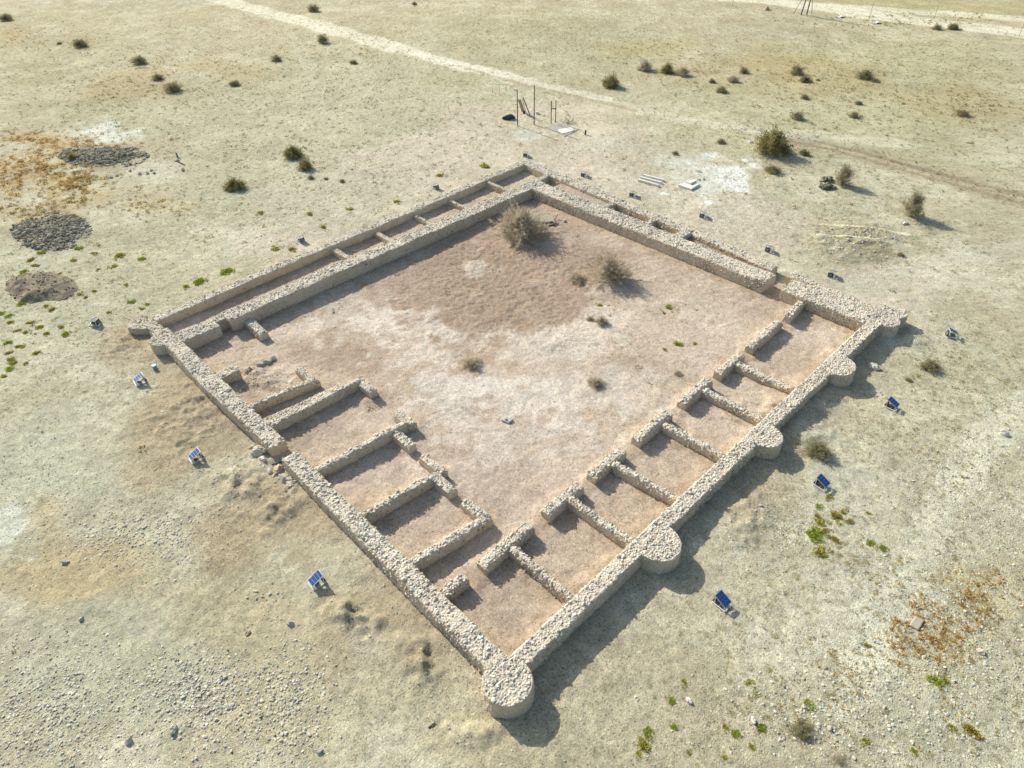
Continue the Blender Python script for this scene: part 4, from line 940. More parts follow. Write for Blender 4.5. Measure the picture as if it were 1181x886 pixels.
for kd, ns in (('dry', 3), ('olive', 2), ('dark', 4), ('upright', 2)): SHRUB[kd] = [shrub_proto(kd, 700+17*i+len(kd)) for i in range(ns)]
_sc = {}
def shrub(s_, kind, label, cat='shrub', hs=1., group=None, sink=.0):
    x, y, wv = s_
    _sc[kind] = _sc.get(kind, -1)+1
    b, f = SHRUB[kind][_sc[kind] % len(SHRUB[kind])]
    base = {'dry': .98, 'olive': 1.0, 'dark': 1.05, 'upright': .8}[kind]
    r = wv/2/base
    t = thing('desert_shrub', label, cat, (x, y, gz1(x, y)-sink), random.uniform(0, 6.28), group)
    t.scale = (r*random.uniform(.92, 1.08), r*random.uniform(.92, 1.08), r*hs)
    link('branches', b, t); link('foliage', f, t)
    return t
G_F = 'shrubs scattered over the desert'
G_C = 'dry shrubs inside the courtyard'
shrub((29.38,28.76,3.99), 'dry', 'largest dry grey twiggy bush in the far corner of the courtyard, leaning boards beside it', 'bush', 1.0, G_C)
shrub((29.74,30.62,1.79), 'dry', 'smaller twiggy clump merging with the left flank of the largest courtyard bush', 'bush', 1.1, G_C)
shrub((29.04,18.32,3.46), 'dry', 'round dry bush in the middle of the far half of the courtyard', 'bush', .85, G_C)
shrub((27.14,19.89,1.58), 'dry', 'thin brown dead shrub left of the round courtyard bush', 'shrub', .55, G_C)
shrub((23.80,14.50,0.99), 'dry', 'small grey shrub on the white crust of the courtyard', 'shrub', .8, G_C)
shrub((23.56,15.41,0.60), 'dry', 'tiny grey shrub left of the small one on the white crust', 'shrub', .6, G_C)
shrub((13.50,17.74,1.34), 'dry', 'low dark dry shrub at the edge of the brown crust in the courtyard', 'shrub', .55, G_C)
shrub((17.99,10.18,1.23), 'dry', 'low dark dry shrub on the white crust in the near half of the courtyard', 'shrub', .6, G_C)
shrub((22.67,6.87,0.65), 'dry', 'tiny dry shrub in the courtyard left of the T shaped room walls', 'shrub', .5, G_C)
for s_, kd, hs, lab in [
    ((63.19,22.58,3.93), 'olive', 1.0, 'largest round green bush, on the far right behind the fort'), ((65.21,19.66,1.27), 'olive', .7, 'small bush in the shadow of the largest round green bush'), ((58.38,19.78,1.86), 'dark', .6, 'low dark shrub below the largest round green bush'),
    ((60.23,12.90,1.70), 'upright', 1.1, 'upright feathery grey bush beside the small dark stone piles'), ((57.60,5.01,2.13), 'upright', 1.0, 'feathery grey bush with a white stone at its foot, on the right'), ((61.96,28.24,1.12), 'dark', .7, 'small shrub on the pale flat left of the largest round green bush'),
    ((49.49,2.71,0.75), 'dark', .6, 'small dark shrub on the dug earth at the right'), ((90.48,11.53,1.74), 'dark', .7, 'low shrub on the brown mound at the upper right'), ((81.66,47.33,2.06), 'dry', .9, 'right hand shrub of the three in a row at the upper middle'),
    ((81.23,49.83,2.08), 'olive', 1.0, 'middle green shrub of the three in a row at the upper middle'), ((80.19,53.07,2.11), 'dry', 1.1, 'left hand grey shrub of the three in a row at the upper middle'), ((70.33,51.60,2.73), 'olive', .85, 'rounded shrub left of the row of three at the upper middle'),
    ((81.59,42.23,1.13), 'dark', .8, 'tiny shrub left of the pair on the orange ground at the upper right'), ((78.67,38.80,1.57), 'dark', .8, 'shrub lowest of the loose group right of the row of three'), ((83.93,40.26,1.50), 'dry', .8, 'greyish shrub in the middle of the loose group right of the row of three'),
    ((88.82,41.36,1.55), 'dark', .9, 'dark shrub topmost of the loose group right of the row of three'), ((93.55,35.41,2.31), 'dark', .95, 'larger shrub left of the oblong shrub at the upper right'), ((90.72,32.72,1.49), 'olive', .8, 'green shrub just below the larger shrub at the upper right'),
    ((92.33,31.57,0.62), 'dark', .7, 'tiny shrub right of the green shrub at the upper right'), ((83.39,29.07,1.17), 'dark', .9, 'small shrub halfway between the green shrub and the upright one on the orange ground'), ((75.51,25.92,1.64), 'dark', .95, 'shrub with a long shadow on the orange ground above the largest bush'),
    ((80.88,21.03,1.31), 'dark', .9, 'small shrub with a shadow above the rutted track'), ((86.13,22.84,1.03), 'dark', .7, 'tiny dark shrub below the oblong shrub at the upper right'), ((98.01,27.16,2.51), 'dark', .8, 'oblong shrub with a white stone at the upper right'), ((97.26,25.46,1.24), 'dark', .6, 'low trailing end of the oblong shrub at the upper right'),
    ((135.01,30.70,1.84), 'dark', .8, 'left of two shrubs beside the far road at the top right'), ((136.73,28.71,1.83), 'olive', .8, 'right of two shrubs beside the far road at the top right'),
    ((55.45,30.11,0.89), 'dark', .7, 'small brownish shrub above the concrete slabs'),
    ((22.67,171.08,2.66), 'dark', .85, 'shrub in the top left corner'), ((25.49,135.46,2.92), 'dark', .75, 'shrub below and right of the one in the top left corner'), ((23.43,140.56,0.94), 'dark', .7, 'tiny shrub left of a larger one near the top left'), ((28.44,116.22,2.84), 'dark', .7, 'shrub topmost of the cluster of three at the upper left'),
    ((26.58,104.61,1.85), 'dark', .75, 'middle shrub of the cluster of three at the upper left'), ((25.83,97.11,2.78), 'dark', .75, 'lowest shrub of the cluster of three at the upper left'), ((33.43,93.08,1.67), 'dark', .75, 'lone shrub right of the cluster of three at the upper left'), ((44.46,100.54,1.70), 'dark', .9, 'lone shrub below the pale track at the upper left'),
    ((55.72,104.66,1.98), 'dark', 1.2, 'tall dark shrub touching the lower edge of the pale track'), ((68.98,129.18,2.86), 'dark', .8, 'shrub above the pale track at the top'), ((52.11,89.63,1.25), 'dark', .8, 'tiny shrub right of the tall one by the pale track'), ((87.45,119.25,1.29), 'dark', .8, 'tiny shrub at the top edge beyond the pale track'),
    ((24.97,61.62,2.21), 'olive', .95, 'left and larger bush of the pair outside the far left wall'), ((24.05,57.41,1.74), 'olive', .95, 'right and smaller bush of the pair outside the far left wall'), ((23.04,54.66,0.75), 'dark', .8, 'tiny shrub below the pair outside the far left wall'), ((16.13,58.37,2.02), 'olive', .85, 'lone rounded bush left of the pair outside the far left wall'),
    ((24.87,51.38,0.65), 'dark', .8, 'tiny shrub right of the pair outside the far left wall'), ((24.02,53.28,0.56), 'dark', .6, 'tiny low shrub between the pair and the far left wall'), ((6.64,80.08,1.01), 'olive', 1.1, 'green shrub at the left end of the long dark stone heap'),
    ((35.35,-4.97,1.43), 'dark', .7, 'low brownish shrub outside the right corner tower'), ((22.38,-3.39,1.66), 'dark', .75, 'dark shrub in the soil outside the middle half round tower'), ((32.95,-4.53,0.52), 'dark', .5, 'tiny shrub below the low brownish shrub near the right corner tower'),
    ((6.78,-10.50,0.97), 'dark', .55, 'low dark green shrub at the lower right'), ((6.77,-12.11,0.52), 'dry', .5, 'brown dried tuft at the bottom edge, lower right'), ((25.74,63.54,0.92), 'dark', .8, 'small clump behind the pair outside the far left wall'),
    ]:
    shrub(s_, kd, lab, 'bush' if 'bush' in lab else 'shrub', hs, G_F)

def tuft_verts(p, r, g, blades=26, green=(.16, .21, .025), brown=(.34, .25, .07), brownness=.2, tall=.8):
    """rosettes of narrow blades at points p with radii r"""
    n = len(p); B = blades
    a = g.uniform(0, 6.28, (n, B)); el = g.uniform(.1, 1.4, (n, B)); L = g.uniform(.5, 1.1, (n, B))*r[:, None]
    st = np.stack([p[:, None, 0]+np.cos(a)*L*.5*g.random((n, B))*1.6, p[:, None, 1]+np.sin(a)*L*.35*g.random((n, B))*1.6, np.broadcast_to(p[:, None, 2], (n, B))], -1)
    d = np.stack([np.cos(a)*np.cos(el), np.sin(a)*np.cos(el), np.sin(el)*tall], -1)
    sd = np.stack([-np.sin(a), np.cos(a), np.zeros_like(a)], -1)*(.16*L)[..., None]
    V = np.stack([st-sd*.5, st+d*L[..., None]*.55-sd, st+d*L[..., None], st+d*L[..., None]*.55+sd], 2).reshape(-1, 3)
    br = (g.random((n, B)) < (brownness if np.ndim(brownness) == 0 else brownness[:, None]))
    c = np.where(br[..., None], np.array(brown), np.array(green))*g.uniform(.7, 1.3, (n, B, 1))
    return V, np.arange(n*B*4).reshape(-1, 4), np.repeat(c.reshape(-1, 3), 4, axis=0)
gt = np.random.default_rng(55)
TUFT = []
for i, (bn, gr) in enumerate(((.1, (.36, .43, .06)), (.25, (.50, .49, .11)), (.4, (.50, .43, .13)), (.15, (.26, .33, .045)))):
    k = 16; pp = np.column_stack([gt.normal(0, .30, (k, 2)), np.zeros(k)])
    V, Q, c = tuft_verts(pp, gt.uniform(.22, .42, k), gt, 34, gr, (.36, .28, .08), bn, .9)
    TUFT.append(nmesh('grass_tuft', V, [Q], M_LEAF, c))
def tuft(s_, v, label, group, name='grass_tuft'):
    x, y, wv = s_
    o = link(name, TUFT[v]); o.location = (x, y, gz1(x, y)); r = wv*.72
    o.scale = (r, r, r*random.uniform(.6, .9)); o.rotation_euler[2] = random.uniform(0, 6.28)
    return tag(o, label, 'grass tuft', group)
G_G = 'green tufts outside the right wall'
for s_, v, lab in [((16.50,-6.23,0.87), 0, 'largest bright green tuft outside the right wall'), ((18.48,-6.33,0.71), 1, 'yellow green tuft uppermost right of the green patch outside the right wall'), ((17.54,-6.05,0.61), 1, 'green tuft just above the largest one'), ((19.49,-5.44,0.53), 2, 'green tuft beside the solar lamp next to the bush in the soil'),
    ((18.45,-5.45,0.38), 0, 'small green tuft between the solar lamp and the green patch'), ((17.79,-5.63,0.42), 1, 'small green tuft at the upper left of the green patch'), ((19.09,-6.52,0.38), 1, 'small green tuft at the upper right of the green patch'), ((18.72,-6.99,0.42), 2, 'brownish tuft at the right edge of the green patch'),
    ((17.20,-6.36,0.42), 2, 'brownish tuft right of the largest green tuft'), ((15.74,-6.94,0.76), 1, 'lowest tuft of the green patch outside the right wall'), ((16.94,-7.06,0.55), 2, 'faded tuft at the lower right of the green patch'), ((18.08,-8.44,0.41), 0, 'lone bright tuft right of the green patch'), ((18.20,-9.02,0.36), 0, 'second lone bright tuft right of the green patch'),
    ((19.90,-7.50,0.28), 1, 'tiny tuft far right of the green patch')]: tuft(s_, v, lab, G_G)
G_H = 'green tufts at the lower right'
for s_, v, lab in [((7.01,-7.95,0.38), 0, 'green tuft above its smaller twin, right of the whitish stone'), ((6.82,-8.35,0.30), 0, 'small green tuft just below another, right of the whitish stone'), ((7.99,-10.19,0.45), 0, 'bright green tuft touching a grey stone'), ((5.65,-9.24,0.47), 3, 'green tuft beside the white stone near the low dark shrub'),
    ((4.69,-8.63,0.32), 0, 'green tuft left of the white stone at the lower right'), ((4.63,-8.18,0.29), 1, 'small tuft up and left of the green tuft by the white stone'), ((4.77,-9.39,0.32), 1, 'yellowish tuft below the white stone at the lower right'), ((12.80,-13.53,0.53), 0, 'bright green tuft below the orange weeds'), ((13.22,-13.84,0.38), 1, 'smaller green tuft right of the bright one below the orange weeds'),
    ((11.25,-14.78,0.32), 0, 'dark green tuft near the yellow dried plant'), ((5.01,-5.85,0.31), 1, 'small tuft above the whitish stone on bare soil'), ((3.57,-8.85,0.28), 1, 'small tuft at the bottom edge right of the corner tower'), ((2.74,-7.71,0.21), 1, 'tiny tuft at the bottom edge nearest the corner tower\'s shadow'), ((8.20,-12.49,0.36), 1, 'faded tuft right of the low dark shrub'),
    ((9.22,-14.07,0.25), 0, 'small tuft at the bottom edge right of the brown dried tuft'), ((11.64,-15.42,0.65), 2, 'large yellow dried plant at the lower right'), ((3.97,-5.94,0.30), 0, 'green tuft right of the corner tower\'s shadow'), ((3.17,-6.68,0.29), 0, 'green tuft below another right of the corner tower\'s shadow'), ((2.17,-6.04,0.36), 0, 'green tuft close to the tip of the corner tower\'s shadow'),
    ((1.68,-6.28,0.61), 1, 'broad tuft below the tip of the corner tower\'s shadow'), ((1.21,-6.29,0.32), 1, 'small tuft at the lower left of the broad one'), ((12.37,-10.77,0.28), 2, 'brownish tuft left of the orange weeds'), ((11.64,-13.34,0.22), 2, 'tiny tuft below the bright green one')]: tuft(s_, v, lab, G_H)
G_J = 'green tufts along the far left wall'
for s_, v, lab in [((7.28,42.51,0.97), 0, 'bright green tuft nearer the far left wall'), ((4.89,42.53,0.88), 0, 'bright green tuft left of the other by the far left wall'), ((3.76,42.71,0.58), 1, 'faded tuft left of the two bright ones by the far left wall'), ((13.28,42.00,0.78), 1, 'tuft below the solar lamp of the far left wall'), ((12.42,43.12,0.86), 1, 'tuft left of the one below the solar lamp of the far left wall'),
    ((18.22,47.22,0.77), 2, 'yellowish tuft above the solar lamp of the far left wall'), ((21.74,45.20,0.78), 1, 'tuft in the middle of the strip beside the far left wall'), ((25.88,43.15,0.88), 1, 'green tuft right in the strip beside the far left wall'), ((33.15,44.93,1.03), 1, 'flat green tuft above the second solar lamp of the far left wall'), ((38.28,43.30,1.16), 1, 'flat green tuft near the topmost corner'),
    ((14.96,50.92,0.86), 1, 'tuft at the left end of the strip beside the far left wall'), ((17.66,43.79,0.66), 2, 'yellow tuft between the two bushes and the far left wall')]: tuft(s_, v, lab, G_J)
LT = [(-4.65,49.28,0.64), (-1.33,54.48,0.62), (-4.14,55.85,0.69), (-6.83,49.85,0.56), (-5.51,48.12,0.49), (-5.32,47.21,0.56), (-8.04,48.59,0.55), (-8.23,47.58,0.54), (-7.07,46.39,0.54), (-6.81,45.11,0.53), (-6.68,43.83,0.53), (-8.10,45.95,0.53), (-9.11,44.57,0.52), (-7.70,45.20,0.46), (-5.53,43.97,0.54), (-5.63,42.60,0.59), (-7.97,41.58,0.57), (-9.43,43.06,0.57), (-9.47,42.22,0.44), (-9.45,41.62,0.69), (-8.93,40.80,0.44), (-9.86,40.89,0.56), (-8.40,43.23,0.52), (-8.68,43.51,0.45), (-8.32,49.41,0.48), (-2.89,48.03,0.50), (-2.77,47.15,0.43), (-0.30,43.67,0.56), (0.79,50.73,0.68), (0.49,54.39,0.71), (-0.23,56.55,0.64), (1.81,52.33,1.01), (-0.10,42.01,0.48), (0.34,42.27,0.42), (-2.25,43.34,0.41), (-3.06,52.81,0.52), (-5.16,55.41,0.60), (-0.40,51.11,0.45), (0.33,46.65,0.51), (3.00,50.20,0.62), (-10.39,40.31,0.43), (-4.03,57.28,0.70), (-2.86,58.12,0.71), (-1.93,47.62,0.43)]
for i, s_ in enumerate(LT): tuft(s_, i % 3, 'small green tuft of the spotted pale ground at the left, around the brown earth heap', 'small tufts around the brown earth heap')
G_Y = 'small tufts in the courtyard'
for s_, v, lab in [((25.66,8.81,0.50), 0, 'bright tuft in the courtyard left of the T shaped room walls'), ((26.48,7.97,0.38), 2, 'yellow tuft right of the bright one in the courtyard'), ((25.63,16.21,0.48), 1, 'yellow tuft on the white crust below the round courtyard bush'), ((29.10,12.11,0.54), 0, 'green tuft near the far right wall of the courtyard'), ((28.22,11.97,0.40), 2, 'brown tuft beside the green one in the courtyard'), ((24.32,9.14,0.37), 2, 'orange tuft in the courtyard nearest the two pale tufts')]: tuft(s_, v, lab, G_Y)

# weeds and sparse herbs that nobody could count
def field(name, spec, label, cat, blades, mult=1.):
    Vs, Qs, Cs = [], [], []; n = 0
    for e, cnt, r0, r1, gr, br, bn, sp_ in spec:
        p = in_ell(e, int(cnt*mult), sp_*1.2); k = wall_free(p); p = p[k]
        kk = fbm2(p[:, 0], p[:, 1], .8, 4, 95)+gt.normal(0, .35, len(p)) > -.05; p = p[kk]
        if not len(p): continue
        P3 = np.column_stack([p, gz(p[:, 0], p[:, 1])]); V, Q, c = tuft_verts(P3, gt.uniform(r0, r1, len(p)), gt, blades, gr, br, bn, .7)
        Vs.append(V); Qs.append(Q+n); Cs.append(c); n += len(V)
    tag(link(name, nmesh(name, np.concatenate(Vs), [np.concatenate(Qs)], M_LEAF, np.concatenate(Cs))), label, cat, kind='stuff')
OR = (.56, .37, .13); YE = (.50, .40, .17); GY = (.33, .32, .12); GR = (.24, .24, .12)
field('dry_weeds', [((5.14,89.42,4.21,-4.54,0.82,2.98), 260, .16, .36, YE, OR, .8, .6), ((1.53,79.61,3.85,-4.10,1.49,5.54), 520, .16, .36, YE, OR, .75, .55), ((4.35,72.50,2.39,-2.54,1.89,6.01), 330, .16, .34, GY, OR, .6, .55), ((-1.96,69.57,2.49,-2.62,0.59,2.26), 120, .15, .3, GY, OR, .6, .6), ((10.09,82.82,2.67,-2.87,0.62,1.85), 120, .15, .3, YE, OR, .6, .6),
    ((15.57,-11.92,1.15,-1.14,1.86,0.71), 210, .07, .17, YE, OR, .7, .55), ((14.68,-12.76,0.95,-0.94,1.06,0.39), 90, .08, .18, YE, OR, .7, .55), ((18.61,-13.52,1.00,-0.99,1.52,0.49), 170, .07, .17, YE, OR, .7, .5), ((11.76,-11.04,1.37,-1.36,2.02,0.89), 110, .05, .12, YE, OR, .65, .6), ((9.25,-10.23,1.33,-1.32,1.46,0.72), 70, .05, .11, YE, OR, .65, .6), ((11.79,-13.29,2.10,-2.09,1.55,0.59), 110, .05, .12, YE, OR, .6, .6),
    ((92.36,59.40,5.63,-6.41,6.39,4.68), 110, .15, .32, YE, OR, .4, .6), ((88.61,31.38,5.56,-6.15,9.74,5.01), 160, .15, .3, YE, OR, .45, .6), ((81.65,45.36,4.18,-4.65,5.85,3.95), 90, .14, .3, YE, OR, .5, .6), ((95.77,13.32,3.69,-4.05,5.17,1.74), 150, .14, .3, YE, (.36,.25,.11), .5, .6), ((139.44,37.05,11.87,-13.87,4.94,1.93), 200, .18, .4, YE, GY, .5, .6), ((8.52,60.58,2.49,-2.62,1.17,2.89), 110, .12, .25, YE, OR, .3, .6), ((22.42,104.63,5.39,-5.96,2.72,7.27), 110, .15, .3, YE, OR, .4, .6), ((20.56,150.56,6.71,-7.69,2.86,10.66), 130, .15, .32, YE, OR, .5, .6), ((28.57,13.54,2.83,-2.91,2.01,1.50), 50, .08, .16, YE, OR, .6, .6), ((24.82,11.53,2.22,-2.28,1.41,1.08), 40, .06, .12, YE, OR, .5, .6)],
    'dry orange weeds in loose patches over the desert floor', 'weeds', 20, 1.15)
field('sparse_herbs', [((-4.06,49.04,5.58,-5.76,3.59,11.90), 420, .06, .17, GY, YE, .35, .6), ((33.60,-6.60,4.31,-4.39,10.36,3.68), 620, .06, .16, GY, YE, .5, .6), ((15.72,-12.57,3.69,-3.67,6.11,2.22), 500, .05, .12, GY, YE, .6, .6), ((15.20,-7.30,1.85,-1.85,2.98,1.47), 120, .05, .12, GY, YE, .5, .6), ((20.95,47.76,10.89,-11.48,5.65,8.88), 420, .08, .2, GY, YE, .45, .6), ((87.62,21.20,14.73,-16.14,25.23,10.85), 1000, .14, .3, GR, YE, .45, .6),
    ((35.78,89.84,21.58,-23.89,18.35,34.29), 1100, .14, .32, GR, YE, .4, .6), ((18.15,103.15,12.15,-13.38,11.12,32.09), 500, .14, .3, GR, YE, .4, .6), ((35.73,63.03,8.90,-9.63,9.21,13.32), 260, .12, .26, GR, YE, .4, .6), ((81.06,76.65,17.44,-19.91,15.65,15.14), 420, .14, .3, GY, YE, .55, .6), ((116.37,28.02,13.93,-15.79,15.88,6.22), 300, .14, .28, GY, YE, .5, .6), ((6.04,-9.13,2.32,-2.30,1.29,0.74), 110, .04, .10, GY, YE, .5, .6), ((59.76,12.77,6.54,-6.93,8.22,3.87), 220, .08, .18, GY, YE, .5, .6), ((67.76,26.18,7.58,-8.19,5.22,2.99), 100, .1, .2, GY, YE, .5, .6), ((26.83,-2.16,3.08,-3.13,4.80,2.31), 120, .05, .12, GY, YE, .5, .6)],
    'sparse low herbs dotted over the desert floor', 'herbs', 12, 2.4)

# ------------------------------------------------------------------ solar floodlights
def make_lamp():
    t = thing('solar_floodlight', 'x', 'solar lamp', (0, 0, 0))
    f = MB()                                             # white base tray of square tube, long side towards the wall (+x)
    for y in (-.23, .23): f.box((0, y, .05), (.62, .035, .035))
    for x in (-.30, .0, .30): f.box((x, 0, .05), (.035, .43, .033))
    for x in (-.28, .28):
        for y in (-.21, .21): f.box((x, y, .015), (.07, .07, .03))
    f.build('base_frame', M_WHITE, t)
    for y in (-.19, .19):
        p_ = MB(); p_.box((.24, y, .28), (.03, .03, .45)); p_.build('post', M_WHITE, t)
        p_ = MB(); p_.box((-.24, y, .16), (.03, .03, .21)); p_.build('post', M_WHITE, t)
    R_ = Matrix.Rotation(math.radians(-24), 3, 'Y'); c = np.array((0., 0., .40))
    def at(a, b, h): return tuple(c+np.array(R_@Vector((a, b, h))))
    pn = MB(); M4 = R_
    pn.box(at(0, 0, 0), (.64, .46, .022), M4)
    panel = pn.build('solar_panel', M_ALU, t)
    cl = MB()
    for i in range(4): cl.box(at(-.225+.15*i, 0, .014), (.142, .405, .006), M4)
    cl.build('solar_cells', M_CELL, panel)
    h = MB(); h.box((.27, 0, .19), (.08, .37, .27), Matrix.Rotation(math.radians(-18), 3, 'Y'))
    for z in (-.07, -.02, .03, .08): h.box((.225, 0, .17+z), (.03, .28, .012), Matrix.Rotation(math.radians(-18), 3, 'Y'))
    lamp = h.build('lamp_head', M_BLACK, t)
    g = MB(); g.box((.314, 0, .203), (.008, .25, .15), Matrix.Rotation(math.radians(-18), 3, 'Y')); g.build('lens', M_GLASS, lamp)
    b = MB(); b.box((-.05, -.05, .13), (.22, .18, .12)); b.build('battery_box', M_GREY, t)
    return t
G_LAMP = 'solar floodlights set round the fort'
LP = [((-3.77,10.01), 'blue panelled solar floodlight on the left side, nearest the viewer'), ((-4.31,22.74), 'blue panelled solar floodlight left of the gateway boulders'), ((-3.84,32.69), 'blue panelled solar floodlight left of the taller rounded buttress'), ((-3.54,42.43), 'solar floodlight with a pale panel left of the leftmost corner stub'),
      ((14.75,42.83), 'solar floodlight outside the far left wall, the left one of two'), ((30.75,42.88), 'solar floodlight outside the far left wall, the right one of two'), ((43.46,42.20), 'solar floodlight beyond the topmost corner of the fort'), ((43.79,33.61), 'solar floodlight outside the far right wall, nearest the topmost corner'),
      ((43.37,26.76), 'solar floodlight outside the far right wall in front of the three concrete beams'), ((44.25,19.04), 'solar floodlight outside the far right wall beyond the square slabs'), ((42.61,11.20), 'solar floodlight outside the far right wall, left of the rear gap'), ((42.31,5.37), 'solar floodlight outside the short wall near the right corner tower'),
      ((40.17,-4.69), 'solar floodlight outside the broken right corner tower, its pale side showing'), ((29.45,-4.82), 'dark blue solar floodlight outside the farthest half round tower'), ((20.00,-4.78), 'dark blue solar floodlight outside the middle half round tower'), ((9.53,-4.92), 'dark blue solar floodlight outside the largest half round tower')]
lamp0 = make_lamp()
for i, ((x, y), lab) in enumerate(LP):
    o = lamp0 if i == 0 else copy_tree(lamp0)
    tx, ty = min(max(x, 1.), 37.), min(max(y, 1.), 37.)
    o.location = (x, y, gz1(x, y)+.005); o.rotation_euler[2] = math.atan2(ty-y, tx-x)+random.uniform(-.08, .08)
    s_ = 1.15; o.scale = (s_, s_, s_)
    tag(o, lab, 'solar lamp', G_LAMP)

# ------------------------------------------------------------------ things beyond the fort
def zg(p, h=0): return (p[0], p[1], gz1(*p)+h)
def bar_along(mb, a, b, w_, h_, z):
    a = np.array(a); b = np.array(b); d = b-a; L = np.linalg.norm(d); ang = math.atan2(d[1], d[0])
    mb.box(((a[0]+b[0])/2, (a[1]+b[1])/2, z), (L, w_, h_), Matrix.Rotation(ang, 3, 'Z'))
# tall posts
p0 = (49.78,49.87)
mb = MB(); z = gz1(*p0); mb.tube((p0[0], p0[1], z-.2), (p0[0], p0[1], z+4.35), .07, .06)
t = mb.build('tall_post', M_GREY); tag(t, 'tall thin dark post with a short arm, beside the dark green heap', 'post')
mb = MB(); mb.tube((p0[0], p0[1], z+4.3), (p0[0]-.30, p0[1]+.34, z+4.33), .045); mb.build('arm', M_GREY, t)
mb = MB(); mb.tube((p0[0], p0[1], z+2.6), (p0[0]-.2, p0[1]+.2, z+2.6), .04); mb.build('arm', M_GREY, t)
p1 = (51.64,48.79)
mb = MB(); z = gz1(*p1); mb.tube((p1[0], p1[1], z-.2), (p1[0], p1[1], z+4.75), .075, .06)
tag(mb.build('tall_post', M_GREY), 'tall thin dark post right of the leaning planks', 'post')
pa, pb = (53.31,47.44), (53.97,47.29)
t = thing('ladder_frame', 'open frame of two slim uprights joined by a crossbar, near the pale board', 'frame', zg(pa))
for q, hh in ((pa, 2.75), (pb, 2.7)):
    mb = MB(); mb.tube((q[0]-pa[0], q[1]-pa[1], -.2), (q[0]-pa[0], q[1]-pa[1], hh), .055); mb.build('upright', M_DARKWOOD, t)
d = np.array(pb)-np.array(pa)
mb = MB(); mb.tube((-d[0]*.12, -d[1]*.12, 1.75), (d[0]*1.1, d[1]*1.1, 1.75), .05); mb.build('crossbar', M_DARKWOOD, t)
# planks leaning together
c0 = (53.33,52.02)
LB = [((53.45,51.90), (-.5,.35,2.1), .06, M_PALE, 'pale plank leaning in the bundle between the tall posts'), ((53.94,52.87), (-.55,.25,1.75), .10, M_WOOD, 'broad tan plank at the left of the leaning bundle'), ((53.83,51.72), (-.6,.6,2.2), .05, M_DARKWOOD, 'dark pole crossing behind the leaning planks'), ((54.03,53.28), (-.2,.5,1.5), .07, M_WOOD, 'shorter tan plank at the back of the leaning bundle')]
for q, dv, wv, m_, lab in LB:
    mb = MB(); z = gz1(*q); a = Vector((q[0], q[1], z)); b = a+Vector(dv)
    ax = (b-a); rot = ax.to_track_quat('Z', 'X').to_matrix()
    mb.box(tuple((a+b)/2), (wv*2.4, wv, ax.length), rot)
    tag(mb.build('leaning_plank', m_), lab, 'plank', 'planks leaning together between the tall posts')
q = (53.82,52.70); mb = MB(); mb.box((0, 0, .14), (.5, .34, .28), None, .85); mb.box((0, 0, .30), (.2, .1, .05)); o = mb.build('plastic_crate', M_BLACK, bevel=.03); o.location = zg(q); o.rotation_euler[2] = .6; tag(o, 'small black crate at the foot of the leaning planks', 'crate')
# white bag
q = (54.76,51.21); V, F = rock_mesh('x', 77, .28, 3, .75); o = link('white_sack', nmesh('white_sack', V, [F], M_SACK, None, True)); o.location = zg(q, .15); tag(o, 'white sack lying right of the leaning planks', 'sack')
# dark heap under a tarpaulin
q = (50.83,52.52)
t = thing('covered_heap', 'low heap under a dark green tarpaulin with a faded cloth thrown over it', 'covered heap', zg(q), math.radians(-42))
V, F = rock_mesh('x', 88, 1., 3, .55); V = V*np.array((.78, .42, 1.)); V[:, 2] = np.clip(V[:, 2], -.1, None)+.08; V += (V*.12)*vnoise3(V*3, 4)[:, None]
link('tarpaulin', nmesh('tarpaulin', V, [F], M_TARP, None, True), t)
V2 = V*np.array((.62, .7, .6))+np.array((.08, .05, .32)); V2 = V2+.03*vnoise3(V2*6, 9)[:, None]
link('cloth', nmesh('cloth', V2, [F], M_TARP2, None, True), t)
mb = MB(); mb.tube((-.95, .02, .16), (-.4, .05, .28), .035); mb.build('pole', M_TARP, t)
# foundation slab with a pale board on it
def slab(name, pix, h, m_, label, cat, z0=0., group=None, bevel=.015):
    P_ = np.array(pix); zb = gz1(P_[:, 0].mean(), P_[:, 1].mean())+z0; n = len(P_)
    a = np.roll(P_, -1, 0); area = (P_[:, 0]*a[:, 1]-a[:, 0]*P_[:, 1]).sum()
    if area < 0: P_ = P_[::-1]
    V = np.concatenate([np.column_stack([P_, np.full(n, zb-.05)]), np.column_stack([P_, np.full(n, zb+h)])])
    me = nmesh(name, V, [np.array([(i, (i+1) % n, n+(i+1) % n, n+i) for i in range(n)]), np.arange(n, 2*n)[None]], m_)
    return tag(link(name, me, None, bevel), label, cat, group)
slab('foundation_slab', [(51.88,46.91), (53.66,46.36), (54.07,43.39), (50.96,43.02)], .05, M_OLD, 'grey broken foundation slab on the ground behind the topmost corner', 'slab')
slab('pale_board', [(52.04,45.15), (53.85,44.63), (53.33,43.44), (51.35,43.73)], .06, M_PALE, 'pale square board lying on the grey foundation slab', 'board', .055)
q = (53.22,41.67); mb = MB(); mb.tube((q[0], q[1], gz1(*q)-.1), (q[0]+.05, q[1], gz1(*q)+.55), .12, .10, 9); tag(mb.build('wooden_stump', M_DARKWOOD), 'short dark stump right of the pale board', 'stump')
mb = MB(); q = (54.80,46.06); g = np.random.default_rng(4)
for _ in range(26): mb.tube((q[0]+g.normal(0, .35), q[1]+g.normal(0, .35), gz1(*q)), (q[0]+g.normal(0, .6), q[1]+g.normal(0, .6), gz1(*q)+g.uniform(.3, .75)), .02, .01, 4)
tag(mb.build('dead_brushwood', M_WOOD), 'bundle of dead brushwood behind the pale board', 'brushwood')
G_BEAM = 'concrete beams lying behind the far right wall'
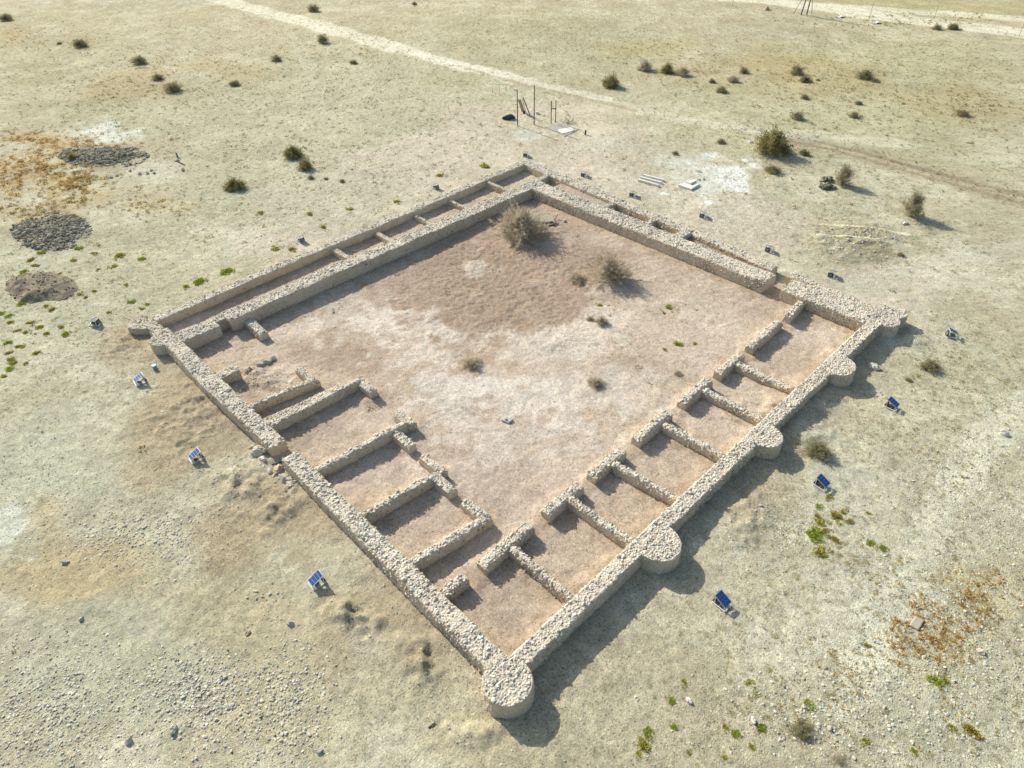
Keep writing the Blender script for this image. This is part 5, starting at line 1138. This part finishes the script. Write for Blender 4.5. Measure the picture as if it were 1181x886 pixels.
for a, b, lab in (((46.67,28.63), (46.95,26.16), 'nearest of the three parallel concrete beams'), ((47.33,28.85), (47.70,26.38), 'middle of the three parallel concrete beams'), ((47.97,29.00), (48.40,26.56), 'farthest of the three parallel concrete beams')):
    mb = MB(); bar_along(mb, a, b, .26, .26, gz1(*a)+.12); tag(mb.build('concrete_beam', M_PALE, bevel=.015), lab, 'beam', G_BEAM)
slab('concrete_slab', [(48.34,24.78), (50.17,24.43), (49.92,23.27), (48.33,23.18)], .22, M_PALE, 'square pale concrete slab with a smaller slab on top, behind the far right wall', 'slab')
slab('small_slab', [(49.21,24.52), (50.35,24.17), (50.17,23.79), (49.14,23.83)], .16, M_PALE, 'smaller slab resting on the square pale concrete slab', 'slab', .225)
for i, (s_, lab) in enumerate([((51.16,24.13,0.27), 'small grey stone right of the stacked slabs'), ((51.69,23.89,0.27), 'small grey stone farther right of the stacked slabs')]):
    loose(s_[0], s_[1], .16, lab, 'stone', 'grey stones by the stacked slabs', 'boulder', BOULDERS[3])
# boards beside the large courtyard bush
q = (32.87,29.00)
t = thing('wooden_board', 'pale board propped up over a dark hollow, right of the largest courtyard bush', 'board', zg(q), math.radians(-38))
mb = MB(); mb.box((0, 0, .32), (1.5, .9, .04), Matrix.Rotation(math.radians(16), 3, 'X')); mb.build('panel', M_PLY, t)
mb = MB(); mb.box((0, -.30, .11), (1.3, .06, .22)); mb.box((.55, 0, .12), (.06, .5, .24)); mb.build('support', M_DARKWOOD, t)
q = (32.70,28.28); mb = MB(); mb.box((q[0], q[1], gz1(*q)+.06), (.85, .5, .10), Matrix.Rotation(math.radians(-30), 3, 'Z')); tag(mb.build('board_shade', M_BLACK, bevel=.02), 'black block standing in for the shade under the edge of the propped board', 'box')  # black block modelled in place of the shade in the opening under the board
q = (33.64,28.59); mb = MB(); mb.tube(zg(q, .05), zg((34.40,28.85), .35), .035); tag(mb.build('dry_branch', M_DARKWOOD), 'dark stick poking up right of the propped board', 'stick')
q = (34.39,27.94); loose(q[0], q[1], .2, 'small dark stone right of the propped board', 'stone', None, 'boulder', BOULDERS[3])
# slab in the courtyard
t = slab('stone_slab', [(10.99,12.09), (11.40,12.04), (11.57,11.61), (11.13,11.56)], .13, M_CONC, 'small grey stone slab lying in the middle of the courtyard', 'slab')
V, F = rock_mesh('x', 99, .1, 2, .6); o = link('loose_stone', nmesh('loose_stone', V, [F], M_STONE, np.tile((.36, .33, .28), (len(V), 1)))); o.location = zg((11.20,11.88), .16); tag(o, 'stone lying on the slab in the courtyard', 'stone')
slab('sand_block', [(14.72,-11.70), (15.42,-11.70), (15.50,-12.11), (14.76,-12.11)], .10, simple_mat('pale sandstone', (.43, .395, .285), .95, 0, .10, 6., .01), 'flat pale sandstone block among the orange weeds at the right', 'stone block', bevel=.05)
q = (-2.49,33.51); mb = MB(); mb.tube((q[0], q[1], gz1(*q)), (q[0], q[1], gz1(*q)+.32), .14, .15, 14); t = mb.build('plastic_bucket', M_BLUE); tag(t, 'small light blue bucket below the rounded buttress at the left', 'bucket')
q = (-0.87,18.77); mb = MB()
for i in range(7): mb.tube((q[0]-.45+.13*i, q[1]+.25-.06*i+.05*math.sin(i*2.), gz1(*q)+.05), (q[0]-.45+.13*(i+1), q[1]+.25-.06*(i+1)+.05*math.sin((i+1)*2.), gz1(*q)+.05), .05)
tag(mb.build('teal_hose', M_TEAL), 'short teal hose lying in the gateway between the wall ends', 'hose')
a, b = (-4.23,0.54), (-3.88,0.52); mb = MB(); mb.tube(zg(a, .02), zg(b, .03), .035, .025, 6); tag(mb.build('dry_stick', M_DARKWOOD), 'dry stick on the soil left of the corner drum tower', 'stick')
a, b = (15.04,71.47), (14.80,69.47); mb = MB(); mb.tube(zg((15.44,71.44)), zg((15.44,71.44), .55), .10, .08, 7); mb.tube(zg((14.85,70.54), .08), zg((14.99,68.52), .08), .06, .06, 6)
tag(mb.build('wooden_post', M_DARKWOOD), 'dark broken post with a fallen rail on the pale flat at the upper left', 'post')
# pole by the far road
q = (130.35,53.36)
t = thing('utility_pole', 'braced double pole beside the far road at the top edge', 'utility pole', zg(q))
for dx in (-.35, .35):
    mb = MB(); mb.tube((dx*1.1, -dx*1.1, -.3), (dx*.4+.35, -dx*.4-.35, 8.), .13, .10); mb.build('pole', M_GREY, t)
w0 = np.array((130.52,55.51))-np.array(q); w1 = np.array((132.38,52.73))-np.array(q)
for w_ in (w0, w1):
    mb = MB(); mb.tube((w_[0], w_[1], 0), (.2, -.2, 5.6), .05); mb.build('stay', M_GREY, t)
mb = MB(); mb.tube((-.2, .2, 3.2), (.6, -.6, 3.2), .07); mb.build('crossbar', M_GREY, t)
G_FP = 'thin posts along the far road'
for q, hh, lab in (((127.81,67.37), 2.4, 'thin grey post at the top edge left of the braced double pole'), ((133.93,42.39), 3.0, 'thin post beside the white sheet near the far road'), ((142.14,33.90), 2.4, 'thin post beside two shrubs near the far road'), ((138.69,18.82), 2.4, 'thin post at the right edge near the far road')):
    mb = MB(); z = gz1(*q); mb.tube((q[0], q[1], z-.2), (q[0], q[1], z+hh), .03, .028, 6); tag(mb.build('thin_post', M_GREY), lab, 'post', G_FP)
for s_, rx, lab in (((133.32,47.57,1.31), .6, 'white torn sheet lying near the braced double pole'), ((133.04,40.72,1.75), .5, 'larger white sheet lying near the thin post by the far road')):
    g_ = np.linspace(-1, 1, 12); a, b = np.meshgrid(g_, g_, indexing='ij'); wv = s_[2]/2
    zz = .10+.16*fbm2(a*2+s_[0], b*2, 1., 3, 3); zz = np.clip(zz, .03, None)
    V = np.column_stack([(a*wv*.71+b*.55*.71).ravel(), (-a*wv*.71+b*.55*.71).ravel(), zz.ravel()]); i = np.arange(144).reshape(12, 12)
    qd = np.stack([i[:-1, :-1], i[1:, :-1], i[1:, 1:], i[:-1, 1:]], -1).reshape(-1, 4)
    o = link('white_sheet', nmesh('white_sheet', V, [qd], M_SACK, None, True)); o.location = zg(s_[:2]); tag(o, lab, 'sheet', 'white sheets by the far road')
    sm = o.modifiers.new('thick', 'SOLIDIFY'); sm.thickness = .02
q = (57.60,61.45); t = thing('low_frame', 'faint low wooden frame standing beside the pale track', 'frame', zg(q))
for dx in (-.7, 0., .7): mb = MB(); mb.tube((dx, -dx, -.1), (dx, -dx, 1.1), .025, .025, 6); mb.build('upright', M_WOOD, t)
mb = MB(); mb.tube((-.75, .75, 1.15), (.75, -.75, 1.05), .025, .025, 6); mb.build('crossbar', M_WOOD, t)

# ------------------------------------------------------------------ light, sky, camera
EL = math.radians(31.5); AZ = math.radians(88)          # towards the sun
sd = Vector((math.cos(EL)*math.cos(AZ), math.cos(EL)*math.sin(AZ), math.sin(EL)))
sun = bpy.data.lights.new('sun', 'SUN'); sun.energy = 4.2; sun.angle = math.radians(.5); sun.color = (1., .945, .85)
so = bpy.data.objects.new('sun', sun); COL.objects.link(so); so.rotation_euler = sd.to_track_quat('Z', 'Y').to_euler(); so.location = (0, 30, 60)
W_ = bpy.data.worlds.new('World'); SC.world = W_; W_.use_nodes = True; nt = W_.node_tree
sky = nt.nodes.new('ShaderNodeTexSky'); sky.sky_type = 'NISHITA'; sky.sun_disc = False; sky.sun_elevation = EL; sky.sun_rotation = math.radians(90)-AZ
sky.air_density = 1.2; sky.dust_density = 2.6; sky.altitude = 200
nt.links.new(sky.outputs[0], nt.nodes['Background'].inputs[0]); nt.nodes['Background'].inputs[1].default_value = .11
cam = bpy.data.cameras.new('camera'); co = bpy.data.objects.new('camera', cam); COL.objects.link(co)
Mx = [[0.71584, 0.45763, -0.5274, -9.98642], [-0.69803, 0.44936, -0.55752, -11.16689], [-0.01814, 0.76723, 0.64111, 29.19406]]
co.matrix_world = Matrix([r for r in Mx]+[[0, 0, 0, 1]])
cam.sensor_width = 36; cam.lens = 23.5997; cam.clip_start = .5; cam.clip_end = 5000
SC.camera = co
SC.view_settings.view_transform = 'Standard'; SC.view_settings.look = 'None'; SC.view_settings.exposure = .40; SC.view_settings.gamma = 1
SC.view_settings.use_curve_mapping = False
SC.render.resolution_x = 1024; SC.render.resolution_y = 768
SC.cycles.max_bounces = 5; SC.cycles.diffuse_bounces = 3
